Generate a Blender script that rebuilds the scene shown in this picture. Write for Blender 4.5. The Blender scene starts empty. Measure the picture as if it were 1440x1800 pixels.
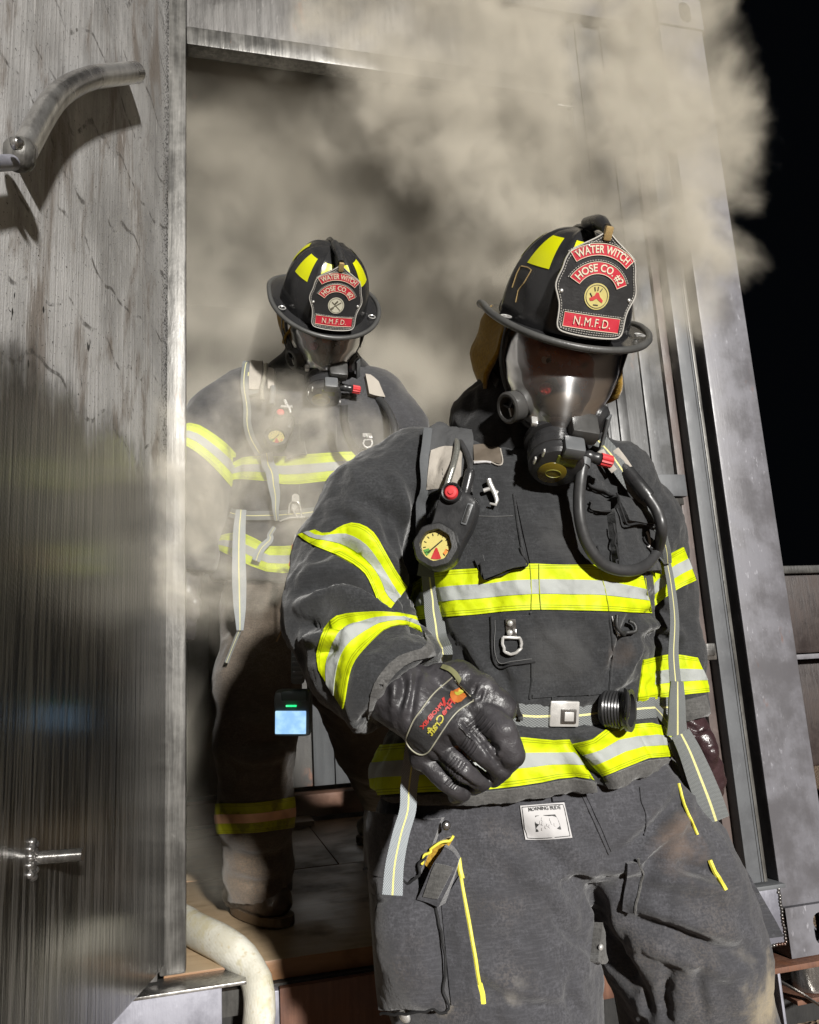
import bpy, bmesh, math, random
import numpy as np
from mathutils import Vector, Matrix
from mathutils.bvhtree import BVHTree
random.seed(7); rng = np.random.default_rng(7)
S = bpy.context.scene
COL = S.collection
R_ = math.radians

# ------------------------------------------------------------------ camera
FPX = 1400.0                       # focal length in units of the 1440 px wide frame
yaw, pit, rol = R_(15), R_(11.6), R_(3.3)
CF = np.array([math.sin(yaw)*math.cos(pit), math.cos(yaw)*math.cos(pit), math.sin(pit)])
_r = np.array([math.cos(yaw), -math.sin(yaw), 0.0]); _u = np.cross(_r, CF)
CR = math.cos(rol)*_r - math.sin(rol)*_u
CU = math.cos(rol)*_u + math.sin(rol)*_r
CC = np.array([0.03586, -2.02598, 0.63598])
cam_d = bpy.data.cameras.new('camera'); cam = bpy.data.objects.new('camera', cam_d); COL.objects.link(cam)
cam_d.sensor_fit = 'HORIZONTAL'; cam_d.sensor_width = 36; cam_d.lens = FPX/1440*36
cam_d.clip_start = 0.02; cam_d.clip_end = 500
M = Matrix.Identity(4)
for i in range(3):
    M[i][0] = CR[i]; M[i][1] = CU[i]; M[i][2] = -CF[i]; M[i][3] = CC[i]
cam.matrix_world = M
S.camera = cam

# ------------------------------------------------------------------ night sky, flood light, exposure
W = bpy.data.worlds.new('World'); S.world = W; W.use_nodes = True
nt = W.node_tree; nt.nodes.clear()
wo = nt.nodes.new('ShaderNodeOutputWorld'); bg = nt.nodes.new('ShaderNodeBackground')
bg.inputs[0].default_value = (0.6, 0.75, 1.0, 1); bg.inputs[1].default_value = 0.0012
nt.links.new(bg.outputs[0], wo.inputs[0])
SUNV = Vector((0.128, -0.945, 0.300)).normalized()   # towards the flood light: high behind the viewer's right shoulder
sd = bpy.data.lights.new('flood_light', 'SUN'); sun = bpy.data.objects.new('flood_light', sd); COL.objects.link(sun)
sd.energy = 4.6; sd.angle = R_(3.0); sd.color = (1.0, 0.97, 0.92)
sun.rotation_euler = SUNV.to_track_quat('Z', 'Y').to_euler()
S.view_settings.view_transform = 'Standard'; S.view_settings.look = 'None'
S.view_settings.exposure = 0.55; S.view_settings.gamma = 1.0
S.cycles.use_denoising = True
S.cycles.max_bounces = 6; S.cycles.diffuse_bounces = 3; S.cycles.glossy_bounces = 3; S.cycles.transmission_bounces = 5
S.cycles.transparent_max_bounces = 12
S.cycles.volume_bounces = 1; S.cycles.volume_step_rate = 1.0; S.cycles.volume_max_steps = 128
S.cycles.use_adaptive_sampling = True; S.cycles.adaptive_threshold = 0.02
S.cycles.sample_clamp_indirect = 6.0; S.cycles.caustics_reflective = False; S.cycles.caustics_refractive = False

# ------------------------------------------------------------------ helpers
def ray(px, py): return CF + CR*(px-720)/FPX - CU*(py-900)/FPX
def P(px, py, d): return CC + ray(px, py)*d
def proj(v):
    v = np.asarray(v, float) - CC
    d = v @ CF
    return np.stack([720+FPX*(v@CR)/d, 900-FPX*(v@CU)/d, d], -1)
def on_plane(px, py, ax, val):
    r = ray(px, py); return CC + r*((val-CC[ax])/r[ax])

def empty(name, label, cat, loc=(0,0,0), group=None):
    o = bpy.data.objects.new(name, None); COL.objects.link(o); o.location = loc
    o.empty_display_size = 0.1
    o['label'] = label; o['category'] = cat
    if group: o['group'] = group
    return o
def tag(o, label=None, cat=None, group=None, kind=None):
    for k, v in (('label', label), ('category', cat), ('group', group), ('kind', kind)):
        if v: o[k] = v
    return o
def link(name, me, mat=None, parent=None, smooth=False, mw=None):
    o = bpy.data.objects.new(name, me); COL.objects.link(o)
    if mat is not None:
        for m in (mat if isinstance(mat, (list, tuple)) else [mat]): me.materials.append(m)
    if smooth:
        for p in me.polygons: p.use_smooth = True
    if mw is not None: o.matrix_world = mw
    if parent is not None:
        o.parent = parent; o.matrix_parent_inverse = world_of(parent).inverted()
    return o
def world_of(o):
    m = o.matrix_basis.copy()
    if o.parent: m = world_of(o.parent) @ o.matrix_parent_inverse @ m
    return m
def mesh(name, v, f, mat=None, parent=None, smooth=False):
    me = bpy.data.meshes.new(name); me.from_pydata([tuple(map(float, p)) for p in v], [], [tuple(int(i) for i in q) for q in f]); me.update()
    return link(name, me, mat, parent, smooth)
def bmobj(name, bm, mat=None, parent=None, smooth=False, angle=None):
    me = bpy.data.meshes.new(name); bmesh.ops.recalc_face_normals(bm, faces=bm.faces[:]); bm.to_mesh(me); bm.free()
    o = link(name, me, mat, parent, smooth or angle is not None)
    if angle is not None: me.set_sharp_from_angle(angle=R_(angle))
    return o
def bbox_bm(bm, c, s, mat3=None, bev=0.0):
    r = bmesh.ops.create_cube(bm, size=1.0)
    vs = r['verts']
    for v in vs:
        v.co = Vector((v.co.x*s[0], v.co.y*s[1], v.co.z*s[2]))
    if bev > 0:
        es = list({e for v in vs for e in v.link_edges})
        rr = bmesh.ops.bevel(bm, geom=es, offset=bev, segments=2, affect='EDGES', profile=0.6)
        vs = list({v for f in rr['faces'] for v in f.verts} | {v for v in vs if v.is_valid})
    for v in vs:
        v.co = (mat3 @ v.co if mat3 is not None else v.co) + Vector(c)
    return vs
def box(name, c, s, mat, parent=None, bev=0.003, rot=None):
    bm = bmesh.new(); bbox_bm(bm, c, s, rot, bev)
    return bmobj(name, bm, mat, parent, angle=35)
def box2(name, lo, hi, mat, parent=None, bev=0.003):
    lo = np.array(lo, float); hi = np.array(hi, float)
    return box(name, (lo+hi)/2, hi-lo, mat, parent, bev)
def resample(pts, n, smooth=True):
    pts = np.asarray(pts, float)
    if smooth and len(pts) > 2:
        q = []
        ext = np.vstack([2*pts[0]-pts[1], pts, 2*pts[-1]-pts[-2]])
        for i in range(1, len(ext)-2):
            p0, p1, p2, p3 = ext[i-1:i+3]
            for t in np.linspace(0, 1, 12, endpoint=False):
                q.append(0.5*((2*p1)+(-p0+p2)*t+(2*p0-5*p1+4*p2-p3)*t*t+(-p0+3*p1-3*p2+p3)*t**3))
        q.append(pts[-1]); pts = np.array(q)
    s = np.r_[0, np.cumsum(np.linalg.norm(np.diff(pts, axis=0), axis=1))]
    t = np.linspace(0, s[-1], n)
    return np.stack([np.interp(t, s, pts[:, k]) for k in range(pts.shape[1])], -1)
def tube_vf(pts, rad, n=10, flat=1.0, side=None, cap=True):
    """swept tube; rad scalar or list; flat<1 squashes it along the second axis"""
    pts = np.asarray(pts, float); m = len(pts)
    rad = np.broadcast_to(np.asarray(rad, float), (m,))
    T = np.gradient(pts, axis=0); T /= np.linalg.norm(T, axis=1)[:, None]+1e-12
    a = np.array(side if side is not None else ([0, 0, 1] if abs(T[0][2]) < .9 else [1, 0, 0]), float)
    V, F = [], []
    for i in range(m):
        a = a - T[i]*(a@T[i]); a /= np.linalg.norm(a)+1e-12
        b = np.cross(T[i], a)
        for k in range(n):
            th = 2*math.pi*k/n
            V.append(pts[i] + rad[i]*(math.cos(th)*a + flat*math.sin(th)*b))
    for i in range(m-1):
        for k in range(n):
            F.append((i*n+k, i*n+(k+1) % n, (i+1)*n+(k+1) % n, (i+1)*n+k))
    if cap:
        F.append(tuple(range(n-1, -1, -1))); F.append(tuple((m-1)*n+k for k in range(n)))
    return V, F
def tube(name, pts, rad, mat, parent=None, n=10, flat=1.0, side=None, smooth=True):
    v, f = tube_vf(pts, rad, n, flat, side)
    o = mesh(name, v, f, mat, parent, smooth)
    o.data.set_sharp_from_angle(angle=R_(50))
    return o
def join_vf(parts):
    V, F, k = [], [], 0
    for v, f in parts:
        V += list(v); F += [tuple(i+k for i in q) for q in f]; k += len(v)
    return V, F
def lathe_vf(prof, n=24, M=None):
    """prof: list of (r, z); closes on the axis where r==0"""
    V, F, rows = [], [], []
    for r, z in prof:
        if r < 1e-6:
            rows.append([len(V)]*n); V.append((0, 0, z))
        else:
            rows.append(list(range(len(V), len(V)+n)))
            V += [(r*math.cos(2*math.pi*k/n), r*math.sin(2*math.pi*k/n), z) for k in range(n)]
    for a, b in zip(rows, rows[1:]):
        for k in range(n):
            q = [a[k], a[(k+1) % n], b[(k+1) % n], b[k]]
            q = [x for i, x in enumerate(q) if x not in q[:i]]
            if len(q) > 2: F.append(tuple(q))
    if M is not None: V = [tuple(M @ Vector(v)) for v in V]
    return V, F
def frame(o, z, x):
    """4x4 with origin o, local z along z, local x near x"""
    z = Vector(z).normalized(); x = Vector(x); x = (x - z*x.dot(z)).normalized(); y = z.cross(x)
    m = Matrix.Identity(4)
    for i in range(3): m[i][0], m[i][1], m[i][2], m[i][3] = x[i], y[i], z[i], o[i]
    return m

# ------------------------------------------------------------------ node material helpers
class NT:
    def __init__(s, name):
        s.m = bpy.data.materials.new(name); s.m.use_nodes = True; s.t = s.m.node_tree; s.t.nodes.clear()
        s.out = s.t.nodes.new('ShaderNodeOutputMaterial')
    def n(s, typ, **kw):
        nd = s.t.nodes.new('ShaderNode'+typ)
        for k, v in kw.items():
            if k.startswith('i_'): s.set(nd.inputs[k[2:].replace('_', ' ')], v)
            elif k[0] == 'x' and k[1:].isdigit(): s.set(nd.inputs[int(k[1:])], v)
            else: setattr(nd, k, v)
        return nd
    def set(s, sock, v):
        if isinstance(v, bpy.types.NodeSocket): s.t.links.new(v, sock)
        elif isinstance(v, bpy.types.Node): s.t.links.new(v.outputs[0], sock)
        else:
            if sock.type == 'RGBA' and len(v) == 3: v = (*v, 1)
            sock.default_value = v
    def math(s, op, a, b=0.0, c=None, clamp=False):
        nd = s.n('Math', operation=op, use_clamp=clamp); s.set(nd.inputs[0], a); s.set(nd.inputs[1], b)
        if c is not None: s.set(nd.inputs[2], c)
        return nd.outputs[0]
    def coord(s, which='Object'): return s.n('TexCoord').outputs[which]
    def pos(s): return s.n('NewGeometry').outputs['Position']
    def map(s, v, scale=(1, 1, 1), loc=(0, 0, 0), rot=(0, 0, 0)):
        nd = s.n('Mapping'); s.set(nd.inputs[0], v); nd.inputs[1].default_value = loc; nd.inputs[2].default_value = rot; nd.inputs[3].default_value = scale
        return nd.outputs[0]
    def noise(s, v, scale, detail=3, rough=0.55, dist=0.0, out=0):
        nd = s.n('TexNoise'); s.set(nd.inputs['Vector'], v)
        nd.inputs['Scale'].default_value = scale; nd.inputs['Detail'].default_value = detail
        nd.inputs['Roughness'].default_value = rough; nd.inputs['Distortion'].default_value = dist
        return nd.outputs[out]
    def ramp(s, f, stops, interp='LINEAR'):
        nd = s.n('ValToRGB'); s.set(nd.inputs[0], f); cr = nd.color_ramp; cr.interpolation = interp
        while len(cr.elements) < len(stops): cr.elements.new(0.5)
        for e, (p, c) in zip(cr.elements, stops):
            e.position = p; e.color = (c, c, c, 1) if not hasattr(c, '__len__') else (*c[:3], 1)
        return nd.outputs[0]
    def ss(s, x, a, b, lo=0.0, hi=1.0):
        nd = s.n('MapRange', interpolation_type='SMOOTHSTEP')
        for i, v in enumerate((x, a, b, lo, hi)): s.set(nd.inputs[i], v)
        return nd.outputs[0]
    def mix(s, f, a, b, blend='MIX'):
        nd = s.n('Mix', data_type='RGBA', blend_type=blend); s.set(nd.inputs[0], f); s.set(nd.inputs[6], a); s.set(nd.inputs[7], b)
        return nd.outputs[2]
    def bump(s, h, dist=0.002, strength=1.0, normal=None):
        nd = s.n('Bump'); s.set(nd.inputs['Height'], h); nd.inputs['Distance'].default_value = dist; nd.inputs['Strength'].default_value = strength
        if normal is not None: s.set(nd.inputs['Normal'], normal)
        return nd.outputs[0]
    def bsdf(s, **kw):
        nd = s.n('BsdfPrincipled')
        for k, v in kw.items(): s.set(nd.inputs[k.replace('_', ' ')], v)
        s.t.links.new(nd.outputs[0], s.out.inputs['Surface'])
        return nd
def simple(name, col, rough=0.5, metal=0.0, var=0.15, scale=30, bump=0.0, **kw):
    t = NT(name); v = t.coord()
    nz = t.noise(v, scale, 4, 0.6)
    c = t.mix(nz, tuple(x*(1-var) for x in col), tuple(min(1, x*(1+var)) for x in col))
    r = t.ss(nz, 0.3, 0.7, max(0.02, rough*0.8), min(1, rough*1.2))
    k = dict(Base_Color=c, Roughness=r, Metallic=metal)
    if bump: k['Normal'] = t.bump(t.noise(v, scale*6, 3), bump)
    k.update(kw)
    t.bsdf(**k)
    return t.m
# ------------------------------------------------------------------ container materials
def steel(name, base, dark, rust=0.0, rough=0.45, wear=0.5, metal=0.5, streak=1.0, bk=1.0):
    t = NT(name); p = t.pos()
    n1 = t.noise(p, 6, 6, 0.65)
    n2 = t.noise(t.map(p, (70, 70, 3)), 1.0, 6, 0.68)
    n3 = t.noise(t.map(p, (1, 1, .35)), 90, 3, 0.6)
    f = t.math('ADD', t.math('MULTIPLY', n1, 1-0.4*streak), t.math('MULTIPLY', n2, 0.4*streak), clamp=True)
    c = t.mix(t.ss(f, 0.40, 0.62), dark, base)
    sc = t.math('MULTIPLY', t.ss(n3, 0.60, 0.72, 0, wear), t.ss(t.noise(p, 3.0, 4, .6), .42, .62))
    c = t.mix(sc, c, tuple(min(1, x*1.7+0.05) for x in base))
    if rust > 0:
        rm = t.ss(t.noise(t.map(p, (5, 5, 2)), 1.3, 6, 0.7), 0.62-rust*0.3, 0.72-rust*0.2, 0, 0.85)
        c = t.mix(rm, c, t.mix(n3, (0.10, 0.035, 0.016), (0.24, 0.10, 0.05)))
    b = t.bump(n3, 0.0010*bk, 0.6, t.bump(n2, 0.0014*bk, 0.5))
    t.bsdf(Base_Color=c, Roughness=t.ss(n1, 0.3, 0.7, rough*0.75, rough*1.3), Metallic=metal, Normal=b)
    return t.m
M_POST = steel('post_steel', (0.155, 0.150, 0.140), (0.055, 0.053, 0.049), 0.04, 0.40, 0.35, 0.4, 1.4)
M_CORNER = steel('corner_post_paint', (0.145, 0.143, 0.160), (0.095, 0.092, 0.100), 0.06, 0.45, 0.9, 0.1, 0.35, 0.4)
M_JAMB = steel('jamb_steel', (0.100, 0.105, 0.112), (0.078, 0.081, 0.087), 0.0, 0.5, 0.3, 0.05, .4, .4)
M_PLATE = steel('sill_plate_steel', (0.26, 0.26, 0.30), (0.17, 0.17, 0.20), 0.0, 0.45, 0.2, 0.3, 0.3)
M_SOOT = steel('sooted_steel', (0.05, 0.047, 0.042), (0.018, 0.017, 0.015), 0.05, 0.5, 0.15, 0.1)
M_SIDE = steel('side_wall_steel', (0.12, 0.115, 0.11), (0.05, 0.047, 0.044), 0.10, 0.5, 0.35, 0.25, 1.4)
M_LEAF = steel('scuffed_leaf_steel', (0.125, 0.127, 0.132), (0.070, 0.070, 0.070), 0.03, 0.5, 0.9, 0.05, 0.5, 0.5)
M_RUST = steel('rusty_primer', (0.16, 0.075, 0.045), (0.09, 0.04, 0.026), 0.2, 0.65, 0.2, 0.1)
M_WELD = steel('weld_bead', (0.36, 0.35, 0.34), (0.09, 0.085, 0.08), 0.05, 0.3, 0.8, 0.8)
M_GALV = steel('bare_steel', (0.55, 0.54, 0.52), (0.25, 0.24, 0.23), 0.02, 0.28, 0.4, 0.9)
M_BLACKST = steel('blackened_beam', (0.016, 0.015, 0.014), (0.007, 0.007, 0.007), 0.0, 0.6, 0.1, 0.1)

def door_material():
    t = NT('door_scorched_steel'); v = t.coord()          # local: x along door from hinge, y thickness, z up
    xyz = t.n('SeparateXYZ', x0=v); z = xyz.outputs[2]; x = xyz.outputs[0]
    big = t.noise(t.map(v, (2.6, 1, 1.3)), 1.6, 5, 0.62)
    diag = t.noise(t.map(v, (7.5, 1, 2.2), rot=(0, R_(24), 0)), 1.4, 6, 0.66, 0.4)
    streak = t.noise(t.map(v, (130, 1, 2.4)), 1.0, 5, 0.66, 0.2)
    fine = t.noise(t.map(v, (260, 1, 4.0)), 1.0, 3, 0.6, 0.3)
    drip = t.noise(t.map(v, (80, 1, 1.7)), 1.0, 2, 0.5, 0.35)
    speck = t.noise(v, 190, 2, 0.6); mott = t.noise(v, 26, 5, 0.7)
    # border between the burnt clean upper part and the sooted wet lower part
    zb = t.math('ADD', z, t.math('MULTIPLY', t.math('SUBTRACT', big, 0.5), 0.6))
    zb = t.math('ADD', zb, t.math('MULTIPLY', t.math('SUBTRACT', drip, 0.5), 0.14))
    clean = t.ss(zb, 1.05, 1.24)
    ash = t.mix(t.ss(big, 0.35, 0.65), (0.27, 0.265, 0.26), (0.47, 0.465, 0.46))
    ash = t.mix(t.ss(diag, 0.50, 0.66, 0, 0.85), ash, t.mix(mott, (0.13, 0.105, 0.085), (0.23, 0.20, 0.175)))
    ash = t.mix(t.ss(diag, 0.44, 0.30, 0, 0.6), ash, (0.58, 0.575, 0.57))
    ash = t.mix(t.ss(mott, 0.55, 0.75, 0, 0.35), ash, (0.16, 0.15, 0.14))
    ash = t.mix(t.ss(t.noise(t.map(v, (60, 1, 9)), 1.0, 3, .6), 0.62, 0.70, 0, 0.55), ash, (0.62, 0.61, 0.60))
    # dark speckled soot towards the hinge and the top
    edge = t.ss(x, 0.13, 0.0)
    sp = t.ss(t.math('ADD', speck, t.math('MULTIPLY', edge, 0.26)), 0.66, 0.72)
    ash = t.mix(sp, ash, (0.02, 0.019, 0.018))
    # a few long scratches and rub marks
    scr = t.n('TexWave', wave_type='RINGS'); t.set(scr.inputs['Vector'], t.map(v, (3.0, 1, 1.5), loc=(-.6, 0, -2.3))); scr.inputs['Scale'].default_value = 1.3; scr.inputs['Distortion'].default_value = 7; scr.inputs['Detail'].default_value = 2
    ash = t.mix(t.math('MULTIPLY', t.ss(scr.outputs['Fac'], 0.985, 0.998), t.ss(mott, .45, .6, 0, .8)), ash, (0.06, 0.055, 0.05))
    soot = t.mix(t.ss(streak, 0.44, 0.58), (0.005, 0.0048, 0.0044), (0.040, 0.037, 0.029)); soot = t.mix(t.ss(fine, 0.56, 0.62, 0, .8), soot, (0.003, 0.003, 0.003))
    lowz = t.ss(t.math('ADD', z, t.math('MULTIPLY', t.math('SUBTRACT', drip, 0.5), 0.8)), 0.62, 0.30)
    run = t.ss(drip, 0.50, 0.535)
    soot = t.mix(t.math('MULTIPLY', lowz, run), soot, (0.095, 0.090, 0.082))
    soot = t.mix(t.math('MULTIPLY', lowz, t.ss(fine, 0.52, 0.58, 0, 0.85)), soot, (0.004, 0.004, 0.004))
    spots = t.ss(t.noise(t.map(v, (38, 1, 17)), 1.0, 2, 0.5), 0.68, 0.72)
    band = t.math('MULTIPLY', t.ss(z, 1.00, 1.10), t.ss(z, 1.42, 1.24))
    col = t.mix(clean, soot, ash)
    col = t.mix(t.math('MULTIPLY', spots, band), col, (0.008, 0.008, 0.008))
    rough = t.math('ADD', t.ss(clean, 0, 1, 0.32, 0.62), t.ss(fine, 0.3, 0.7, 0, 0.12))
    h = t.math('ADD', t.math('MULTIPLY', drip, 0.6), t.math('MULTIPLY', streak, 0.4))
    b = t.bump(h, 0.0035, 0.8, t.bump(speck, 0.0012, 0.5))
    b2 = t.bump(h, 0.0018, 0.6)
    wet = t.ss(clean, 0.8, 0.1)
    t.bsdf(Base_Color=col, Roughness=rough, Metallic=0.15, Normal=b, Specular_IOR_Level=0.5, Coat_Weight=wet, Coat_Roughness=0.17, Coat_IOR=1.6, Coat_Normal=b2)
    return t.m
M_DOOR = door_material()

def wood(name, a, b, rough=0.6, sc=1.0, axis=0):
    t = NT(name); p = t.pos()
    s = [2.2*sc]*3; 
    for k in range(3):
        if k != axis: s[k] = 26*sc
    g = t.noise(t.map(p, tuple(s)), 1.0, 6, 0.65, 0.5)
    st = t.noise(p, 3.5, 5, 0.6)
    c = t.mix(g, a, b); c = t.mix(t.ss(st, 0.5, 0.68, 0, 0.75), c, tuple(x*0.3 for x in a))
    t.bsdf(Base_Color=c, Roughness=t.ss(st, 0.35, 0.65, rough*0.6, rough*1.15), Normal=t.bump(g, 0.0015))
    return t.m
M_PLY = wood('plywood_worn', (0.27, 0.185, 0.105), (0.56, 0.43, 0.28), 0.5)
M_PLYEDGE = wood('plywood_edge', (0.16, 0.075, 0.03), (0.30, 0.16, 0.07), 0.7, 1.5)
M_PLANK = wood('timber_rail', (0.085, 0.036, 0.02), (0.17, 0.085, 0.05), 0.7)
M_BOARD = wood('weathered_board', (0.025, 0.028, 0.03), (0.075, 0.08, 0.085), 0.7, 1.0, 2)

def gravel_mat():
    t = NT('gravel_ground'); p = t.pos()
    vo = t.n('TexVoronoi'); t.set(vo.inputs['Vector'], p); vo.inputs['Scale'].default_value = 55
    n = t.noise(p, 2.0, 6, 0.65)
    c = t.mix(vo.outputs['Color'], (0.16, 0.10, 0.06), (0.42, 0.32, 0.22)); 
    c = t.mix(n, c, (0.14, 0.09, 0.06), 'MIX')
    t.bsdf(Base_Color=c, Roughness=0.9, Normal=t.bump(vo.outputs['Distance'], 0.012))
    return t.m

# ------------------------------------------------------------------ ground
GZ = -0.62
g = NT  # alias kept short
gm = gravel_mat()
nx = 60
xs = np.linspace(-1, 1, nx); xs = np.sign(xs)*np.abs(xs)**3*120
V = [(x+0.6, y, GZ + 0.012*math.sin(3.1*x+1.3*y)+0.01*math.sin(5.3*y-2*x)) for y in xs for x in xs]
F = [(j*nx+i, j*nx+i+1, (j+1)*nx+i+1, (j+1)*nx+i) for j in range(nx-1) for i in range(nx-1)]
tag(mesh('ground', V, F, gm, None, True), kind='structure')

# ------------------------------------------------------------------ the container
XR = 1.725            # outer face of right corner post
XL = -0.713
YB = 6.05
ctr = empty('shipping_container', 'soot blackened steel shipping container used for fire training, its doorway standing open', 'container', (0.5, 0, GZ))
# left door post: square tube with radiused edges
box2('door_post', (-0.058, 0.0, 0.012), (0.0, 0.06, 2.74), M_POST, ctr, 0.006)
# weld bead line down the inner side and rusty patch low on its left face
wb = []
for k in range(30):
    z = 0.02+k*0.004
pts = [np.array([-0.002, -0.002, z]) + rng.normal(0, .0006, 3) for z in np.linspace(0.02, 2.4, 160)]
box2('rust_patch', (-0.0605, 0.004, 0.19), (-0.0582, 0.045, 0.40), M_RUST, ctr, 0.0)
# lintel, header and the wall above and beside the opening
box2('lintel', (0.001, 0.003, 2.437), (1.213, 0.055, 2.497), M_POST, ctr, 0.005)
box2('header_panel', (0.001, 0.014, 2.4985), (1.213, 0.05, 2.76), M_SIDE, ctr, 0.002)
box2('top_rail', (XL, 0.0, 2.762), (1.552, 0.09, 2.88), M_CORNER, ctr, 0.006)
box2('left_wall_panel', (XL+0.16, 0.012, 0.0), (-0.062, 0.05, 2.76), M_SIDE, ctr, 0.002)
for x0 in (XL,):
    box2('corner_post', (x0, 0.0, 0.0), (x0+0.157, 0.16, 2.76), M_CORNER, ctr, 0.006)
# right corner post with a rolled inner flange
box2('corner_post', (1.5555, -0.012, -0.035), (XR, 0.15, 2.765), M_CORNER, ctr, 0.007)
def stadium(cx, cz, w, h, n=8):
    r = w/2; out = []
    for k in range(n+1): 
        a = math.pi*k/n; out.append((cx+r*math.cos(a), cz+(h/2-r)+r*math.sin(a)))
    for k in range(n+1):
        a = math.pi+math.pi*k/n; out.append((cx+r*math.cos(a), cz-(h/2-r)+r*math.sin(a)))
    return out
def casting(x0, x1, y0, y1, z0, z1, mat):
    """corner casting: a hollow steel block with oblong openings in front, outer side and underneath"""
    bm = bmesh.new()
    def plate(a, b, hole, origin, ux, uy, th):
        ux, uy = Vector(ux), Vector(uy); nrm = ux.cross(uy)
        outer = [(0, 0), (a, 0), (a, b), (0, b)]
        # ring of quads between the outline (resampled by angle) and the hole
        c = (sum(p[0] for p in hole)/len(hole), sum(p[1] for p in hole)/len(hole))
        ov = []
        for h in hole:
            dx, dy = h[0]-c[0], h[1]-c[1]
            ts = []
            if dx > 1e-9: ts.append((a-c[0])/dx)
            if dx < -1e-9: ts.append((0-c[0])/dx)
            if dy > 1e-9: ts.append((b-c[1])/dy)
            if dy < -1e-9: ts.append((0-c[1])/dy)
            s = min(ts); ov.append((c[0]+dx*s, c[1]+dy*s))
        # snap nearest ring points to the corners
        for cp in outer:
            k = min(range(len(ov)), key=lambda i: (ov[i][0]-cp[0])**2+(ov[i][1]-cp[1])**2); ov[k] = cp
        def mk(p, d): return bm.verts.new(Vector(origin)+ux*p[0]+uy*p[1]-nrm*d)
        A = [mk(p, 0) for p in ov]; B = [mk(p, 0) for p in hole]; Cc = [mk(p, th) for p in hole]
        n = len(A)
        for i in range(n):
            j = (i+1) % n
            bm.faces.new((A[i], A[j], B[j], B[i])); bm.faces.new((B[i], B[j], Cc[j], Cc[i]))
    w, d, h = x1-x0, y1-y0, z1-z0
    plate(w, h, stadium(w*0.62, h*0.5, 0.045, 0.082), (x0, y0, z0), (1, 0, 0), (0, 0, 1), 0.03)
    plate(d, h, stadium(d*0.5, h*0.5, 0.05, 0.08), (x1, y0, z0), (0, 1, 0), (0, 0, 1), 0.03)
    for q in ([(x0, y1, z0), (x0, y0, z0), (x0, y0, z1), (x0, y1, z1)], [(x0, y0, z1), (x1, y0, z1), (x1, y1, z1), (x0, y1, z1)],
              [(x0, y1, z0), (x1, y1, z0), (x1, y0, z0), (x0, y0, z0)], [(x1, y1, z0), (x0, y1, z0), (x0, y1, z1), (x1, y1, z1)]):
        bm.faces.new([bm.verts.new(p) for p in q])
    bmesh.ops.remove_doubles(bm, verts=bm.verts[:], dist=1e-4)
    return bmobj('corner_casting', bm, mat, ctr, angle=35)
casting(1.560, XR+0.004, -0.016, 0.155, -0.162, -0.037, M_CORNER)
casting(1.553, XR+0.004, -0.016, 0.155, 2.768, 2.886, M_CORNER)
# inner tube of the jamb, a seam down its face, and its foot plate
jt = box2('jamb_tube', (1.459, -0.012, 0.034), (1.519, 0.06, 2.70), M_JAMB, ctr, 0.005)
box2('seam', (1.5005, -0.0128, 0.036), (1.5022, -0.0115, 2.69), M_BLACKST, jt, 0.0)
box2('edge_flat', (1.5085, -0.0150, 0.036), (1.5185, -0.0125, 2.69), M_POST, jt, 0.001)
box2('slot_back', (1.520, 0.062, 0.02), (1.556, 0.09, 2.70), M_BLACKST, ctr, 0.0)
box2('foot_plate', (1.455, -0.035, 0.020), (1.558, 0.06, 0.031), M_JAMB, ctr, 0.002)
box2('sill_end_plate', (1.40, -0.022, -0.118), (1.542, 0.02, 0.018), M_PLATE, ctr, 0.003)
wp = []
for z in np.linspace(-0.115, 0.016, 17): wp.append(lathe_vf([(0, -.005), (.0045, -.003), (.0055, 0), (.0045, .003), (0, .005)], 7, Matrix.Translation((1.543+rng.normal(0, .0008), -0.022, z))))
for x in np.linspace(1.41, 1.538, 16): wp.append(lathe_vf([(0, -.005), (.004, -.003), (.005, 0), (.004, .003), (0, .005)], 7, Matrix.Translation((x, -0.023, -0.119+rng.normal(0, .0008)))))
mesh('weld_bead', *join_vf(wp), M_WELD, ctr, True)
# fixed ribbed leaf on the right of the opening, brown primer strip, corrugated right wall
fxl = box2('fixed_leaf', (1.215, 0.040, 0.02), (1.429, 0.062, 2.86), M_LEAF, ctr, 0.002)
for x0, x1 in ((1.217, 1.228), (1.258, 1.290), (1.352, 1.385)):
    box2('rib', (x0, 0.032, 0.03), (x1, 0.0395, 2.85), M_LEAF, fxl, 0.003)
box2('wall_edge_strip', (1.4295, 0.026, 0.02), (1.4585, 0.062, 2.70), steel('brown_strip_paint', (0.105, 0.078, 0.070), (0.070, 0.054, 0.050), 0.05, 0.55, 0.4, 0.1, .5), ctr, 0.002)
prof, y, ph = [], 0.12, 0
seg = [(0.07, 0.0), (0.03, 0.035), (0.07, 0.0), (0.03, -0.035)]
xw = 1.452; prof.append((xw, y)); k = 0
while y < YB-0.2:
    dy, dx = seg[k % 4]; y += dy; xw += dx; prof.append((xw, y)); k += 1
V, F = [], []
for x, yy in prof: V += [(x, yy, -0.02), (x, yy, 2.62)]
for i in range(len(prof)-1): F.append((2*i, 2*i+1, 2*i+3, 2*i+2))
side = mesh('side_wall', V, F, M_SIDE, ctr)
sm = side.modifiers.new('thickness', 'SOLIDIFY'); sm.thickness = 0.003; sm.offset = -1
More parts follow.
